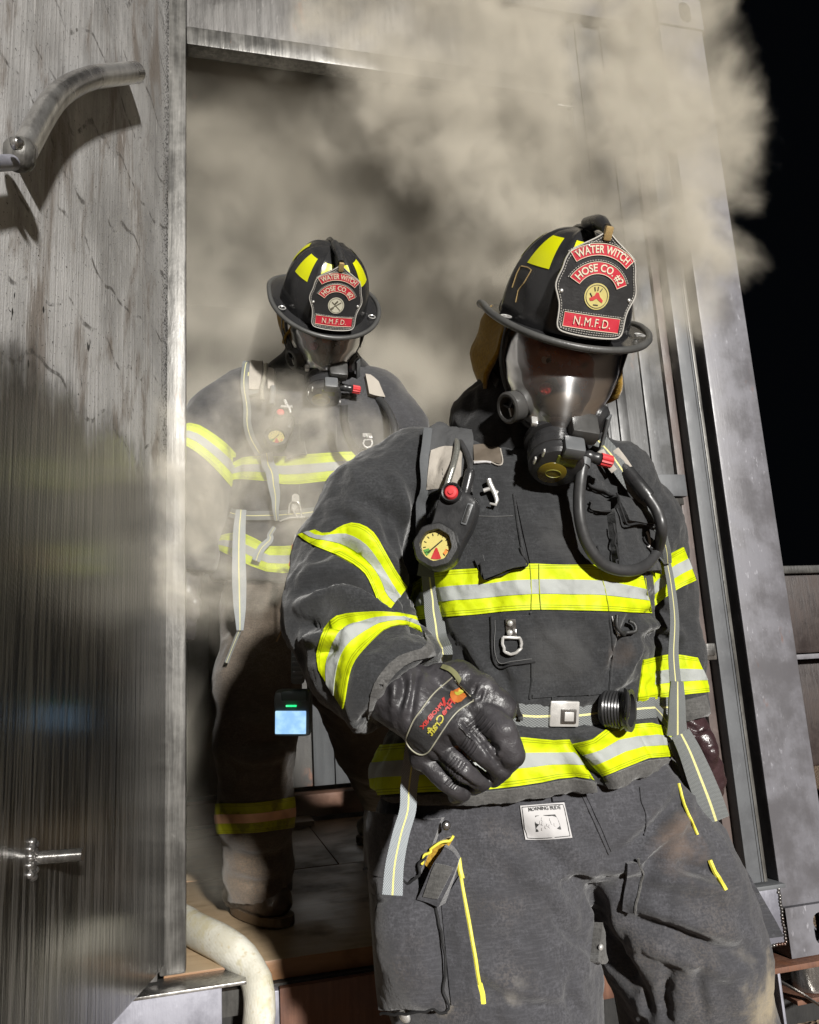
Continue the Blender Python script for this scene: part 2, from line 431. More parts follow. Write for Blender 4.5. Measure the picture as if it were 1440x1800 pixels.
# left side wall, roof, back partition
box2('side_wall', (XL, 0.18, -0.02), (XL+0.03, YB, 2.62), M_SOOT, ctr, 0.0)
box2('roof', (XL, 0.092, 2.70), (XR, YB, 2.74), M_SOOT, ctr, 0.0)
box2('side_wall', (XR-0.02, 0.17, -0.02), (XR, YB, 2.69), M_SOOT, ctr, 0.0)
tag(box2('partition_wall', (XL+0.04, 2.02, 0.14), (1.44, 2.05, 2.62), M_SOOT, ctr, 0.0), 'dark sooted partition across the inside')
# studs on the partition: weathered vertical boards
for x0, wd in ((0.56, 0.10), (0.665, 0.085), (-0.02, 0.09), (1.0, 0.1)):
    box2('board', (x0, 1.985, 0.142), (x0+wd, 2.018, 2.2), M_BOARD, ctr, 0.003)
box2('timber_rail', (XL+0.04, 1.90, 0.018), (1.44, 2.018, 0.118), M_PLANK, ctr, 0.006)
box2('timber_rail', (XL+0.04, 1.72, 0.006), (0.52, 1.885, 0.03), wood('pale_plank', (0.15, 0.10, 0.06), (0.30, 0.22, 0.14), 0.7), ctr, 0.004)
# plywood floor sheets
fl = box2('floor', (XL+0.04, 0.03, -0.10), (1.445, YB, -0.046), M_SOOT, ctr, 0.0)
for (x0, x1, y0, y1, dz) in ((-0.05, 0.66, 0.045, 0.95, 0.0), (0.664, 1.44, 0.035, 0.95, -0.001), (-0.05, 0.50, 0.955, 1.90, 0.001), (0.505, 1.44, 0.957, 1.895, -.0005)):
    s_ = box2('plywood_sheet', (x0, y0, -0.044), (x1, y1, dz), [M_PLY, M_PLYEDGE], fl, 0.003)
    for p in s_.data.polygons:
        if abs(p.normal.z) < 0.5: p.material_index = 1
# bottom sill of the opening: left plate, pocket, then the beam, rust and cast shadow both in its brown
box2('sill_plate', (-0.30, -0.004, -0.19), (0.078, 0.028, -0.012), M_PLATE, ctr, 0.004)
box2('sill_plate', (0.168, -0.002, -0.19), (0.205, 0.028, -0.05), M_PLATE, ctr, 0.004)
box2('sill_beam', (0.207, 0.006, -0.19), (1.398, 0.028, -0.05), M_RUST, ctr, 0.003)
box2('threshold_angle', (-0.16, -0.055, -0.0105), (0.13, 0.043, -0.004), M_GALV, ctr, 0.001)
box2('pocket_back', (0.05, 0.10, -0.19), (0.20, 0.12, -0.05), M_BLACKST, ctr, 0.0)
# under the corner: bearing plate, pipe leg, bent strap and black cross beam
box2('bearing_plate', (1.47, -0.05, -0.178), (1.80, 0.16, -0.164), M_RUST, ctr, 0.002)
mesh('pipe_leg', *lathe_vf([(0, -.09), (.045, -.09), (.045, 0), (0, 0)], 28, Matrix.Translation((1.66, 0.06, -0.179))), M_GALV, ctr).data.set_sharp_from_angle(angle=R_(40))
box2('bearing_plate', (1.57, 0.0, -0.283), (1.75, 0.13, -0.271), M_RUST, ctr, 0.002)
st = resample([(1.50, 0.0, -0.2), (1.57, -.01, -.245), (1.63, -.02, -.287), (1.66, -.02, -.296), (1.72, -.02, -.284), (1.86, -.02, -.25)], 30)
tube('strap', st, 0.02, M_GALV, ctr, 8, 0.2, side=(0, 1, 0))
box2('gusset', (1.488, -0.045, -0.48), (1.496, 0.10, -0.179), M_PLATE, ctr, 0.002)
box2('cross_beam', (XL, 0.16, -0.40), (XR+.1, 0.30, -0.192), M_BLACKST, ctr, 0.0)
box2('cross_beam', (1.3, 0.03, GZ-0.02), (1.64, 0.30, -0.42), M_BLACKST, ctr, 0.01)
box2('cross_beam', (XL, 0.03, GZ-0.02), (-0.2, 0.30, -0.42), M_BLACKST, ctr, 0.01)
box2('cross_beam', (XL, 5.6, GZ-0.02), (XR, 5.9, -0.12), M_BLACKST, ctr, 0.01)
# brackets on the right wall: sheet steel keeper and bright latch
kb = P(1170, 855, 2.02)
bm = bmesh.new()
kp = on_plane(1172, 853, 0, 1.438)
a1 = on_plane(1140, 836, 1, 0.02); a2 = on_plane(1203, 875, 1, 0.02)
box2('keeper_bracket', (a1[0]+.004, 0.0, a2[2]), (a2[0], 0.05, a1[2]), M_JAMB, ctr, 0.004)
box2('keeper_bracket', (a1[0]+.012, 0.006, a2[2]-.024), (a2[0]-.012, 0.05, a2[2]-0.004), M_SOOT, ctr, 0.002)
b1 = on_plane(1192, 1134, 1, -.02); b2 = on_plane(1258, 1160, 1, -.02)
box2('latch_plate', (b1[0], -.03, b2[2]), (b2[0], -.012, b1[2]), M_GALV, ctr, 0.004)
box2('latch_plate', (b1[0]+.055, -.035, b2[2]+.012), (b2[0]-.008, -.0305, b1[2]-.014), M_WELD, ctr, 0.002)
box2('hook_plate', (1.165, 0.03, 2.425), (1.226, 0.049, 2.433), M_GALV, ctr, 0.001)

# ------------------------------------------------------------------ left door: swung out towards the viewer
hx, hy = -0.060, 0.045
da = math.atan2(-0.3156-0.0853, -0.1707+0.0577)
door_m = Matrix.Translation((hx, hy, 0.03)) @ Matrix.Rotation(da, 4, 'Z')
def local_mesh(o, Mx, parent):
    o.parent = None; o.matrix_basis = Mx; o.parent = parent; o.matrix_parent_inverse = world_of(parent).inverted(); return o
bm = bmesh.new(); bbox_bm(bm, (0.655, 0.0, 1.34), (1.29, 0.05, 2.68), None, 0.006)
door = local_mesh(bmobj('door', bm, M_DOOR, None, angle=35), door_m, ctr)
tag(door, 'door leaf scorched grey above and streaked black below')
bm = bmesh.new(); bbox_bm(bm, (0.004, 0.0, 1.34), (0.010, 0.056, 2.66), None, 0.002)
o = local_mesh(bmobj('edge_strip', bm, M_POST, None), door_m, door)
di = door_m.inverted()
def dl(px, py, off):   # point at height 'off' over the visible face of the door, in world
    n = Vector((math.sin(da), -math.cos(da), 0)); n = n if n.x > 0 else -n
    o0 = Vector((hx, hy, 0)) + n*(0.025+off)
    r = Vector(ray(px, py)); c = Vector(CC)
    return np.array(c + r*((o0-c).dot(n)/r.dot(n)))
dn = Vector((math.sin(da), -math.cos(da), 0)); dn = dn if dn.x > 0 else -dn
# bent pipe handle held in a clevis
hp = [dl(238, 127, .028), dl(205, 131, .028), dl(165, 136, .028), dl(128, 150, .028), dl(98, 172, .028), dl(76, 203, .028), dl(58, 236, .028), dl(44, 262, .028)]
hd = tube('handle', resample(hp, 26), np.linspace(0.0235, 0.0205, 26), M_GALV, door, 18)
hd.data.polygons[-1].material_index = 0
cl = [dl(36, 248, .042), dl(34, 275, .042), dl(40, 298, .04)]
tube('clevis', resample(cl, 8), [.015, .021, .024, .024, .0235, .023, .021, .015], M_POST, door, 14, 0.8)
mesh('bolt', *lathe_vf([(0, .016), (.004, .016), (.0045, .012), (.008, .012), (.0095, .009), (.0095, 0), (0, 0)], 16, frame(dl(22, 252, .058), dn, (0, 0, 1))), M_GALV, door, True)
tube('lever_rod', [dl(30, 285, .036), dl(-10, 287, .036), dl(-160, 292, .036)], 0.012, M_PLATE, door, 12)
# peg welded low on the door
tube('peg', [dl(60, 1509, 0.0), dl(80, 1507, .018), dl(146, 1502, .075)], [.010, .0098, .0095], M_GALV, door, 14)
wp = []
for k in range(16):
    t_ = k/15.; q = dl(56+4*math.sin(k*1.7), 1480+62*t_, 0.0)
    wp.append(lathe_vf([(0, -.007), (.006, -.004), (.008, 0), (.006, .004), (0, .007)], 8, Matrix.Translation(Vector(q))))
mesh('weld_bead', *join_vf(wp), M_WELD, door, True)
# hinge knuckles
for z in (0.35, 1.0, 1.62, 2.32):
    mesh('hinge', *lathe_vf([(0, 0), (.011, 0), (.011, .09), (0, .09)], 14, Matrix.Translation((-0.066, -0.012, z))), M_POST, ctr, True).data.set_sharp_from_angle(angle=R_(40))

# ------------------------------------------------------------------ dark trailer standing behind on the right
tr = empty('trailer', 'dark brown steel trailer behind the right corner post at night', 'trailer', (4.2, 2.2, GZ))
M_TR = steel('trailer_paint', (0.030, 0.018, 0.014), (0.016, 0.010, 0.009), 0.0, 0.5, 0.1, 0.1)
c0 = on_plane(1380, 1010, 1, 1.6)
zt = c0[2]; zl = on_plane(1400, 1150, 1, 1.6)[2]; zb = on_plane(1420, 1350, 1, 1.6)[2]
box2('body', (2.0, 1.6, zl), (6.0, 4.0, zt), M_TR, tr, 0.02)
box2('top_rail', (1.98, 1.57, zt+.001), (6.02, 4.02, zt+0.045), M_SOOT, tr, 0.01)
box2('lower_body', (2.0, 1.62, zb), (6.0, 4.0, zl-.03), M_TR, tr, 0.02)
box2('ledge', (1.98, 1.53, zl-.028), (6.02, 1.62, zl-.002), M_CORNER, tr, 0.004)
for x in (2.8, 5.2):
    mesh('wheel', *lathe_vf([(0, -.1), (.2, -.1), (.33, -.09), (.36, -.05), (.36, .05), (.33, .09), (.2, .1), (0, .1)], 32, Matrix.Translation((x, 1.9, GZ+.36)) @ Matrix.Rotation(R_(90), 4, 'X')), M_BLACKST, tr, True)
tl = mesh('marker_plate', *join_vf([]) if False else ([], []), None, tr) if False else None
mk = on_plane(1382, 1033, 1, 1.52)
box2('marker_plate', (mk[0]-.02, 1.555, mk[2]-.03), (mk[0]+.02, 1.568, mk[2]+.03), simple('white_plate', (0.6, 0.6, 0.6)), tr, 0.003)
# ------------------------------------------------------------------ cloth and body surfaces: distance fields meshed with surface nets
class Field:
    def __init__(s, lo, hi, h):
        s.lo = np.array(lo, float); s.h = h
        s.n = np.ceil((np.array(hi)-s.lo)/h).astype(int)+1
        s.f = np.full(tuple(s.n), 0.35, np.float32); s.g = np.full(tuple(s.n), -1, np.int8)
    def _sub(s, lo, hi):
        a = np.clip(np.floor((lo-s.lo)/s.h).astype(int), 0, s.n-1); b = np.clip(np.ceil((hi-s.lo)/s.h).astype(int)+1, 1, s.n)
        ax = [(s.lo[k]+s.h*np.arange(a[k], b[k])).astype(np.float32) for k in range(3)]
        return tuple(slice(a[k], b[k]) for k in range(3)), ax
    def add(s, sl, d, k, grp):
        f = s.f[sl]; g = s.g[sl]
        m = d < f; g[m] = grp
        if k > 0:
            h = np.clip(0.5+0.5*(f-d)/k, 0, 1); f[...] = f*(1-h)+d*h - k*h*(1-h)
        else: np.minimum(f, d, out=f)
    def chain(s, pts, rad, k=0.02, grp=0):
        pts = np.asarray(pts, float); rad = np.broadcast_to(np.asarray(rad, float), (len(pts),))
        for (a, b, ra, rb) in zip(pts[:-1], pts[1:], rad[:-1], rad[1:]):
            m = max(ra, rb)+0.06
            sl, ax = s._sub(np.minimum(a, b)-m, np.maximum(a, b)+m)
            if min(len(x) for x in ax) == 0: continue
            X, Y, Z = np.meshgrid(*ax, indexing='ij', sparse=True)
            u = b-a; L = u@u+1e-12
            t = np.clip(((X-a[0])*u[0]+(Y-a[1])*u[1]+(Z-a[2])*u[2])/L, 0, 1)
            d = np.sqrt((X-a[0]-u[0]*t)**2+(Y-a[1]-u[1]*t)**2+(Z-a[2]-u[2]*t)**2) - (ra+(rb-ra)*t)
            s.add(sl, d.astype(np.float32), k, grp)
    def loft(s, rows, wdir, ddir, k=0.02, grp=0, p=2.3):
        """rows: (centre xyz, half width, half depth) stacked along the axis normal to wdir and ddir"""
        c = np.array([r[0] for r in rows]); a = np.array([r[1] for r in rows]); b = np.array([r[2] for r in rows])
        wdir = np.asarray(wdir)/np.linalg.norm(wdir); ddir = np.asarray(ddir); ddir = ddir-wdir*(ddir@wdir); ddir /= np.linalg.norm(ddir)
        ax_ = np.cross(wdir, ddir); q = c@ax_
        if q[-1] < q[0]: ax_ = -ax_; q = -q
        m = max(a.max(), b.max())+0.08
        sl, ax = s._sub(c.min(0)-m, c.max(0)+m)
        X, Y, Z = np.meshgrid(*ax, indexing='ij', sparse=True)
        T = (X*ax_[0]+Y*ax_[1]+Z*ax_[2]).astype(np.float32)
        tc = np.clip(T, q[0], q[-1])
        ip = lambda v: np.interp(tc, q, v).astype(np.float32)
        A = ip(a); B = ip(b)
        dx, dy, dz = X-ip(c[:, 0]), Y-ip(c[:, 1]), Z-ip(c[:, 2])
        u = np.abs(dx*wdir[0]+dy*wdir[1]+dz*wdir[2])/A; v = np.abs(dx*ddir[0]+dy*ddir[1]+dz*ddir[2])/B
        rr = (u**p+v**p)**(1/p)
        d = (rr-1)*np.minimum(A, B)
        e = np.abs(T-tc)
        d = np.where(e > 0, np.sqrt(np.maximum(d, 0)**2+e**2)*1.0 + np.minimum(d, 0), d)
        d = np.where((e > 0) & (d < e), e, d)
        s.add(sl, d.astype(np.float32), k, grp)
    def cut(s, o, n, grp=None):
        """remove everything on the side n points to"""
        n = np.asarray(n, float); n /= np.linalg.norm(n)
        ax = [(s.lo[k]+s.h*np.arange(s.n[k])).astype(np.float32) for k in range(3)]
        X, Y, Z = np.meshgrid(*ax, indexing='ij', sparse=True)
        d = ((X-o[0])*n[0]+(Y-o[1])*n[1]+(Z-o[2])*n[2]).astype(np.float32)
        if grp is None: s.f = np.maximum(s.f, d)
        else: s.f = np.where(s.g == grp, np.maximum(s.f, d), s.f)
    def nets(s):
        f = s.f; n = f.shape
        ins = f < 0
        cnt = np.zeros((n[0]-1, n[1]-1, n[2]-1), np.int8)
        for i in (0, 1):
            for j in (0, 1):
                for k in (0, 1): cnt += ins[i:n[0]-1+i, j:n[1]-1+j, k:n[2]-1+k]
        act = (cnt > 0) & (cnt < 8)
        idx = np.full(cnt.shape, -1, np.int64); I = np.argwhere(act); idx[act] = np.arange(len(I))
        acc = np.zeros((len(I), 3)); w = np.zeros(len(I))
        cor = [(i, j, k) for i in (0, 1) for j in (0, 1) for k in (0, 1)]
        val = {c: f[I[:, 0]+c[0], I[:, 1]+c[1], I[:, 2]+c[2]] for c in cor}
        for c in cor:
            for ax in range(3):
                if c[ax]: continue
                e = list(c); e[ax] = 1; e = tuple(e)
                a, b = val[c], val[e]; m = (a < 0) != (b < 0)
                t = np.where(m, a/np.where(m, a-b, 1), 0)
                p = np.tile(np.array(c, float), (len(I), 1)); p[:, ax] += t
                acc[m] += p[m]; w[m] += 1
        V = s.lo + s.h*(I + acc/w[:, None])
        F = []
        for ax in range(3):
            b, c = [(1, 2), (2, 0), (0, 1)][ax]
            sl0 = [slice(None)]*3; sl1 = [slice(None)]*3
            sl0[ax] = slice(0, n[ax]-1); sl1[ax] = slice(1, n[ax])
            A = ins[tuple(sl0)]; B = ins[tuple(sl1)]
            E = np.argwhere(A != B)
            E = E[(E[:, b] > 0) & (E[:, c] > 0) & (E[:, b] < n[b]-1) & (E[:, c] < n[c]-1)]
            q = []
            for db, dc in ((1, 1), (0, 1), (0, 0), (1, 0)):
                e = E.copy(); e[:, b] -= db; e[:, c] -= dc; q.append(idx[e[:, 0], e[:, 1], e[:, 2]])
            q = np.stack(q, 1)
            flip = ~A[E[:, 0], E[:, 1], E[:, 2]]
            q[flip] = q[flip][:, ::-1]
            F.append(q)
        F = np.concatenate(F); F = F[(F >= 0).all(1)]
        g = s.g[I[:, 0], I[:, 1], I[:, 2]]
        return V, F, g

def vnormals(V, F):
    a = V[F[:, 2]]-V[F[:, 0]]; b = V[F[:, 3]]-V[F[:, 1]]; fn = np.cross(a, b)
    N = np.zeros_like(V)
    for k in range(4): np.add.at(N, F[:, k], fn)
    return N/(np.linalg.norm(N, axis=1)[:, None]+1e-12)
def relax(V, F, it, lam=0.5):
    E = np.concatenate([F[:, [0, 1]], F[:, [1, 2]], F[:, [2, 3]], F[:, [3, 0]]])
    E = np.concatenate([E, E[:, ::-1]])
    for _ in range(it):
        s = np.zeros_like(V); c = np.zeros(len(V))
        np.add.at(s, E[:, 0], V[E[:, 1]]); np.add.at(c, E[:, 0], 1)
        V = V + lam*(s/np.maximum(c, 1)[:, None]-V)
    return V
from mathutils import noise as mno
FOLD_GAIN = 2.0
class Surf:
    """a meshed surface that can be creased and have trim laid over it"""
    def __init__(s, V, F, g):
        s.V, s.F, s.g = V, F, g; s.refresh()
    def refresh(s):
        s.N = vnormals(s.V, s.F)
        E = np.concatenate([s.F[:, [0, 1]], s.F[:, [1, 2]], s.F[:, [2, 3]], s.F[:, [3, 0]]]); E = np.concatenate([E, E[:, ::-1]])
        ns = s.N.copy()
        for k in range(8):
            a_ = ns.copy(); np.add.at(a_, E[:, 0], ns[E[:, 1]]); ns = a_/(np.linalg.norm(a_, axis=1)[:, None]+1e-12)
            if k == 2: s.flat = np.clip(((ns*s.N).sum(1)-.80)/.15, 0, 1)      # 0 on cut edges
        s.NS = ns
        s.px = proj(s.V)
        T = np.concatenate([s.F[:, [0, 1, 2]], s.F[:, [0, 2, 3]]]); s.T = T
        s.bvh = BVHTree.FromPolygons([tuple(v) for v in s.V], [tuple(int(i) for i in t) for t in T])
        s.tlo = s.px[T][:, :, :2].min(1); s.thi = s.px[T][:, :, :2].max(1)
        cn = np.cross(s.V[T[:, 1]]-s.V[T[:, 0]], s.V[T[:, 2]]-s.V[T[:, 0]])
        s.tf = (cn*(CC-s.V[T].mean(1))).sum(1) > 0
        s.tg = s.g[T[:, 0]]; s.dflt = float(np.median(s.px[:, 2]))
    def hit(s, px, py, dflt=None):
        dflt = dflt or s.dflt
        h = s.bvh.ray_cast(Vector(CC), Vector(ray(px, py)).normalized())
        if h[0] is None:
            h = s.bvh.find_nearest(Vector(P(px, py, dflt)))
        return np.array(h[0]), np.array(h[1])
    def folds(s, lst, dflt=None):
        D = np.zeros(len(s.V))
        facing = ((CC-s.V)*s.N).sum(1) > -0.02
        for pl, w, h in lst:
            q = resample(np.array(pl, float), 26)
            pts = np.array([s.hit(x, y, dflt)[0] for x, y in q])
            env = np.sin(np.pi*np.clip(np.linspace(0.06, 0.94, 26), 0, 1))**0.6
            near = np.argwhere(facing & (s.px[:, 0] > q[:, 0].min()-90) & (s.px[:, 0] < q[:, 0].max()+90) & (s.px[:, 1] > q[:, 1].min()-90) & (s.px[:, 1] < q[:, 1].max()+90))[:, 0]
            if len(near) == 0: continue
            d2 = ((s.V[near][:, None, :]-pts[None])**2).sum(2); j = d2.argmin(1); d = np.sqrt(d2[np.arange(len(near)), j])
            D[near] += FOLD_GAIN*h*env[j]*(np.exp(-(d/w)**2) - 0.35*np.exp(-(d/(2.2*w))**2))
        D *= s.flat0 if hasattr(s, 'flat0') else 1
        s.V = s.V + s.NS*D[:, None]; s.refresh()
    def wrinkle(s, amp, scale, seed=0, stretch=(1, 1, 1), mask=None):
        if not hasattr(s, 'flat0'): s.flat0 = s.flat.copy()
        s.flat = s.flat0
        d = np.array([mno.fractal(Vector((v[0]*scale*stretch[0]+seed, v[1]*scale*stretch[1], v[2]*scale*stretch[2])), 0.9, 2.1, 3) for v in s.V])
        d = amp*(1-2*np.abs(np.clip(d, -1, 1)))
        d *= s.flat
        s.V = s.V + s.NS*d[:, None]; s.refresh()
    def mesh(s, name, mat, parent=None):
        me = bpy.data.meshes.new(name); me.from_pydata([tuple(v) for v in s.V], [], [tuple(int(i) for i in q) for q in s.F]); me.update()
        return link(name, me, mat, parent, True)
    # ---- trim laid on the surface, outlined in the photograph's pixels
    def lay(s, name, top, bot, mat, parent, off=0.003, n=10, grp=None, both=False, thick=None, rim=True, smoothpts=True, lift=None):
        top = resample(np.array(top, float), n+1, smoothpts); bot = resample(np.array(bot, float), n+1, smoothpts)
        VV, NN, UV, FF = [], [], [], []
        sel0 = np.ones(len(s.T), bool)
        if not both: sel0 &= s.tf
        if grp is not None: sel0 &= np.isin(s.tg, grp)
        for i in range(n):
            q = np.array([top[i], top[i+1], bot[i+1], bot[i]])
            ar = 0.5*np.sum(q[:, 0]*np.roll(q[:, 1], -1)-np.roll(q[:, 0], -1)*q[:, 1])
            lo, hi = q.min(0), q.max(0)
            cand = np.argwhere(sel0 & (s.thi[:, 0] >= lo[0]) & (s.tlo[:, 0] <= hi[0]) & (s.thi[:, 1] >= lo[1]) & (s.tlo[:, 1] <= hi[1]))[:, 0]
            for ti in cand:
                t = s.T[ti]
                poly = [np.r_[s.px[k, :2], s.V[k], s.NS[k]] for k in t]
                for e in range(4):
                    a, b = q[e], q[(e+1) % 4]; ex, ey = b-a
                    out = []
                    L = len(poly)
                    dd = [(ex*(p[1]-a[1])-ey*(p[0]-a[0]))*(1 if ar > 0 else -1) for p in poly]
                    for k in range(L):
                        p0, p1, d0, d1 = poly[k], poly[(k+1) % L], dd[k], dd[(k+1) % L]
                        if d0 >= 0: out.append(p0)
                        if (d0 >= 0) != (d1 >= 0): out.append(p0+(p1-p0)*(d0/(d0-d1)))
                    poly = out
                    if len(poly) < 3: break
                if len(poly) < 3: continue
                f = []
                for p in poly:
                    u_, v_ = .5, .5
                    A_, B_, D_, E_ = q[0], q[1]-q[0], q[3]-q[0], q[0]-q[1]+q[2]-q[3]
                    for _k in range(5):
                        rx, ry = A_+u_*B_+v_*D_+u_*v_*E_-p[:2]
                        ux, uy = B_+v_*E_; vx, vy = D_+u_*E_
                        det = ux*vy-uy*vx
                        if abs(det) < 1e-9: break
                        u_ -= (rx*vy-ry*vx)/det; v_ -= (ux*ry-uy*rx)/det
                    u_ = min(1.0, max(0.0, u_)); v_ = min(1.0, max(0.0, v_))
                    f.append(len(VV)); VV.append(p[2:5]); NN.append(p[5:8]); UV.append(((i+u_)/n, 1-v_))
                FF.append(f)
        if not VV: return None
        VV = np.array(VV); NN = np.array(NN); NN /= np.linalg.norm(NN, axis=1)[:, None]+1e-9
        UV = np.array(UV)
        o_ = np.full(len(VV), off)
        if lift is not None: o_ = off + np.array([lift(u, v) for u, v in UV])
        th = off+0.001 if thick is None else thick
        bm = bmesh.new(); uvl = bm.loops.layers.uv.new('UVMap'); nl = bm.verts.layers.float_vector.new('nn'); ul = bm.verts.layers.float_vector.new('uv')
        vs = []
        for v, nn, o, u in zip(VV, NN, o_, UV):
            b = bm.verts.new(v+nn*o); b[nl] = nn*(o-off+th); b[ul] = (u[0], u[1], 0); vs.append(b)
        for f in FF:
            try: bm.faces.new([vs[i] for i in f])
            except ValueError: pass
        bmesh.ops.remove_doubles(bm, verts=bm.verts[:], dist=6e-5)
        bmesh.ops.dissolve_degenerate(bm, edges=bm.edges[:], dist=1e-5)
        left = set(bm.faces); isl = []
        while left:
            st = [left.pop()]; cur = list(st)
            while st:
                f = st.pop()
                for e in f.edges:
                    for g2 in e.link_faces:
                        if g2 in left: left.discard(g2); st.append(g2); cur.append(g2)
            isl.append(cur)
        isl.sort(key=lambda c_: -sum(f.calc_area() for f in c_))
        dead = [f for c_ in isl[1:] for f in c_]
        if dead: bmesh.ops.delete(bm, geom=dead, context='FACES')
        if rim:
            be = [e for e in bm.edges if len(e.link_faces) == 1]
            low = {}
            for e in be:
                for v in e.verts:
                    if v not in low:
                        w = bm.verts.new(v.co-Vector(v[nl])); w[ul] = v[ul]; low[v] = w
            for e in be:
                l = e.link_faces[0].loops
                a, b = e.verts
                for lp in l:
                    if lp.vert == a and lp.link_loop_next.vert == b: a, b = b, a; break
                try: bm.faces.new((a, b, low[b], low[a]))
                except ValueError: pass
        for f in bm.faces:
            f.smooth = True
            for lp in f.loops: lp[uvl].uv = (lp.vert[ul][0], lp.vert[ul][1])
        me = bpy.data.meshes.new(name); bm.to_mesh(me); bm.free()
        o = link(name, me, mat, parent); me.set_sharp_from_angle(angle=R_(55))
        return o
    def line3(s, pl, n, off, dflt=None, smooth=True):
        q = resample(np.array(pl, float), n, smooth)
        out = []
        for x, y in q:
            p, nn = s.hit(x, y, dflt); out.append(p+nn*off)
        out = np.array(out)
        k = np.array([.25, .5, .25])
        for _ in range(2):
            o2 = out.copy(); o2[1:-1] = .25*out[:-2]+.5*out[1:-1]+.25*out[2:]; out = o2
        return out
    def cord(s, name, pl, rad, mat, parent, off=0.0, n=24, dflt=None, sides=6):
        return tube(name, s.line3(pl, n, off, dflt), rad, mat, parent, sides)
def ribbon_vf(pts, wv, width, th=0.0016, nu=4):
    """flat strap along 3D points; wv: width direction per point; UV across in v"""
    pts = np.asarray(pts, float); m = len(pts); wv = np.asarray(wv, float)
    width = np.broadcast_to(np.asarray(width, float), (m,))
    T = np.gradient(pts, axis=0); T /= np.linalg.norm(T, axis=1)[:, None]
    W_ = wv-T*(wv*T).sum(1)[:, None]; W_ /= np.linalg.norm(W_, axis=1)[:, None]
    N = np.cross(T, W_)
    flip = (N*(CC-pts)).sum(1) < 0; N[flip] *= -1
    V, UV = [], []
    for i in range(m):
        for sgn in (1, -1):
            for k in range(nu+1):
                u = k/nu-0.5
                V.append(pts[i]+W_[i]*width[i]*u+N[i]*(th*sgn*(1 if 0 < k < nu else 0.55))); UV.append((i/(m-1), k/nu))
    F = []; r = 2*(nu+1)
    for i in range(m-1):
        for k in range(nu):
            a = i*r+k; F.append((a, a+1, a+r+1, a+r)); b = a+nu+1; F.append((b+1, b, b+r, b+r+1))
        F.append((i*r, i*r+r, i*r+r+nu+1, i*r+nu+1)); F.append((i*r+nu, i*r+2*nu+1, i*r+r+2*nu+1, i*r+r+nu))
    for i in (0, m-1):
        for k in range(nu): F.append((i*r+k, i*r+k+1, i*r+nu+2+k, i*r+nu+1+k))
    return V, F, UV
def ribbon(name, pts, wv, width, mat, parent, th=0.0016, n=None):
    V, F, UV = ribbon_vf(pts, wv, width, th)
    o = mesh(name, V, F, mat, parent, True)
    bm = bmesh.new(); bm.from_mesh(o.data); bmesh.ops.recalc_face_normals(bm, faces=bm.faces[:]); bm.to_mesh(o.data); bm.free()
    uv = o.data.uv_layers.new(name='UVMap')
    for lp in o.data.loops: uv.data[lp.index].uv = UV[lp.vertex_index]
    o.data.set_sharp_from_angle(angle=R_(40))
    return o
def strap_px(name, pl, wpx, mat, parent, surf=None, off=0.006, n=28, dflt=None, th=0.0016):
    """strap whose centre line is given in photo pixels (x, y[, depth]); lies on surf where depth is not given"""
    pl = np.array(pl, float)
    if pl.shape[1] == 3:
        q = resample(pl, n); pts = np.array([P(*r) for r in q])
    else:
        pts = surf.line3(pl, n, off, dflt)
    pr = proj(pts); t2 = np.gradient(pr[:, :2], axis=0); t2 /= np.linalg.norm(t2, axis=1)[:, None]
    wv = np.array([CR*(-t[1])*1 + CU*(-t[0])*1 for t in t2])   # perpendicular to the line in the view
    w = np.interp(np.linspace(0, 1, n), np.linspace(0, 1, len(np.atleast_1d(wpx))), np.atleast_1d(wpx))*pr[:, 2]/FPX
    return ribbon(name, pts, wv, w, mat, parent, th)

# ------------------------------------------------------------------ clothing materials
def cloth(name, base, warm=None, rough=0.9, stain=0.35, spots=()):
    t = NT(name); p = t.pos()
    n1 = t.noise(p, 9, 5, 0.65); n2 = t.noise(p, 40, 4, 0.65); n3 = t.noise(p, 3.0, 4, 0.6)
    c = t.mix(t.ss(n1, 0.32, 0.68), tuple(x*0.72 for x in base), tuple(x*1.25 for x in base))
    c = t.mix(t.ss(n2, 0.5, 0.72, 0, stain), c, tuple(x*1.9+0.01 for x in base))
    if warm: c = t.mix(t.ss(n3, 0.52, 0.66, 0, 0.55), c, warm)
    grain = t.noise(p, 230, 2, 0.7)
    c = t.mix(t.ss(grain, 0.35, 0.68), tuple(x*0.72 for x in base), c)
    for (sp, rad, scol, amt) in spots:
        dd = t.n('VectorMath', operation='DISTANCE'); t.set(dd.inputs[0], p); dd.inputs[1].default_value = tuple(sp)
        q = t.math('ADD', dd.outputs['Value'], t.math('MULTIPLY', t.math('SUBTRACT', t.noise(p, 22, 4, .65), .5), rad*1.2))
        c = t.mix(t.ss(q, rad, rad*.35, 0, amt), c, scol)
    fine = t.noise(p, 420, 2, 0.6)
    slub = t.noise(t.map(p, (45, 45, 330)), 1.0, 3, 0.6); slv = t.noise(t.map(p, (260, 260, 30)), 1.0, 3, 0.6)
    c = t.mix(t.ss(slub, 0.45, 0.72, 0, 0.22), c, tuple(x*1.9+.008 for x in base)); c = t.mix(t.ss(slv, 0.55, 0.75, 0, 0.25), c, tuple(x*0.45 for x in base))
    b = t.bump(t.math('ADD', slub, t.math('ADD', fine, grain)), 0.0013, 0.5, t.bump(n2, 0.003, 0.5))
    t.bsdf(Base_Color=c, Roughness=rough, Normal=b, Sheen_Weight=0.25, Sheen_Roughness=0.5, Specular_IOR_Level=0.25)
    return t.m
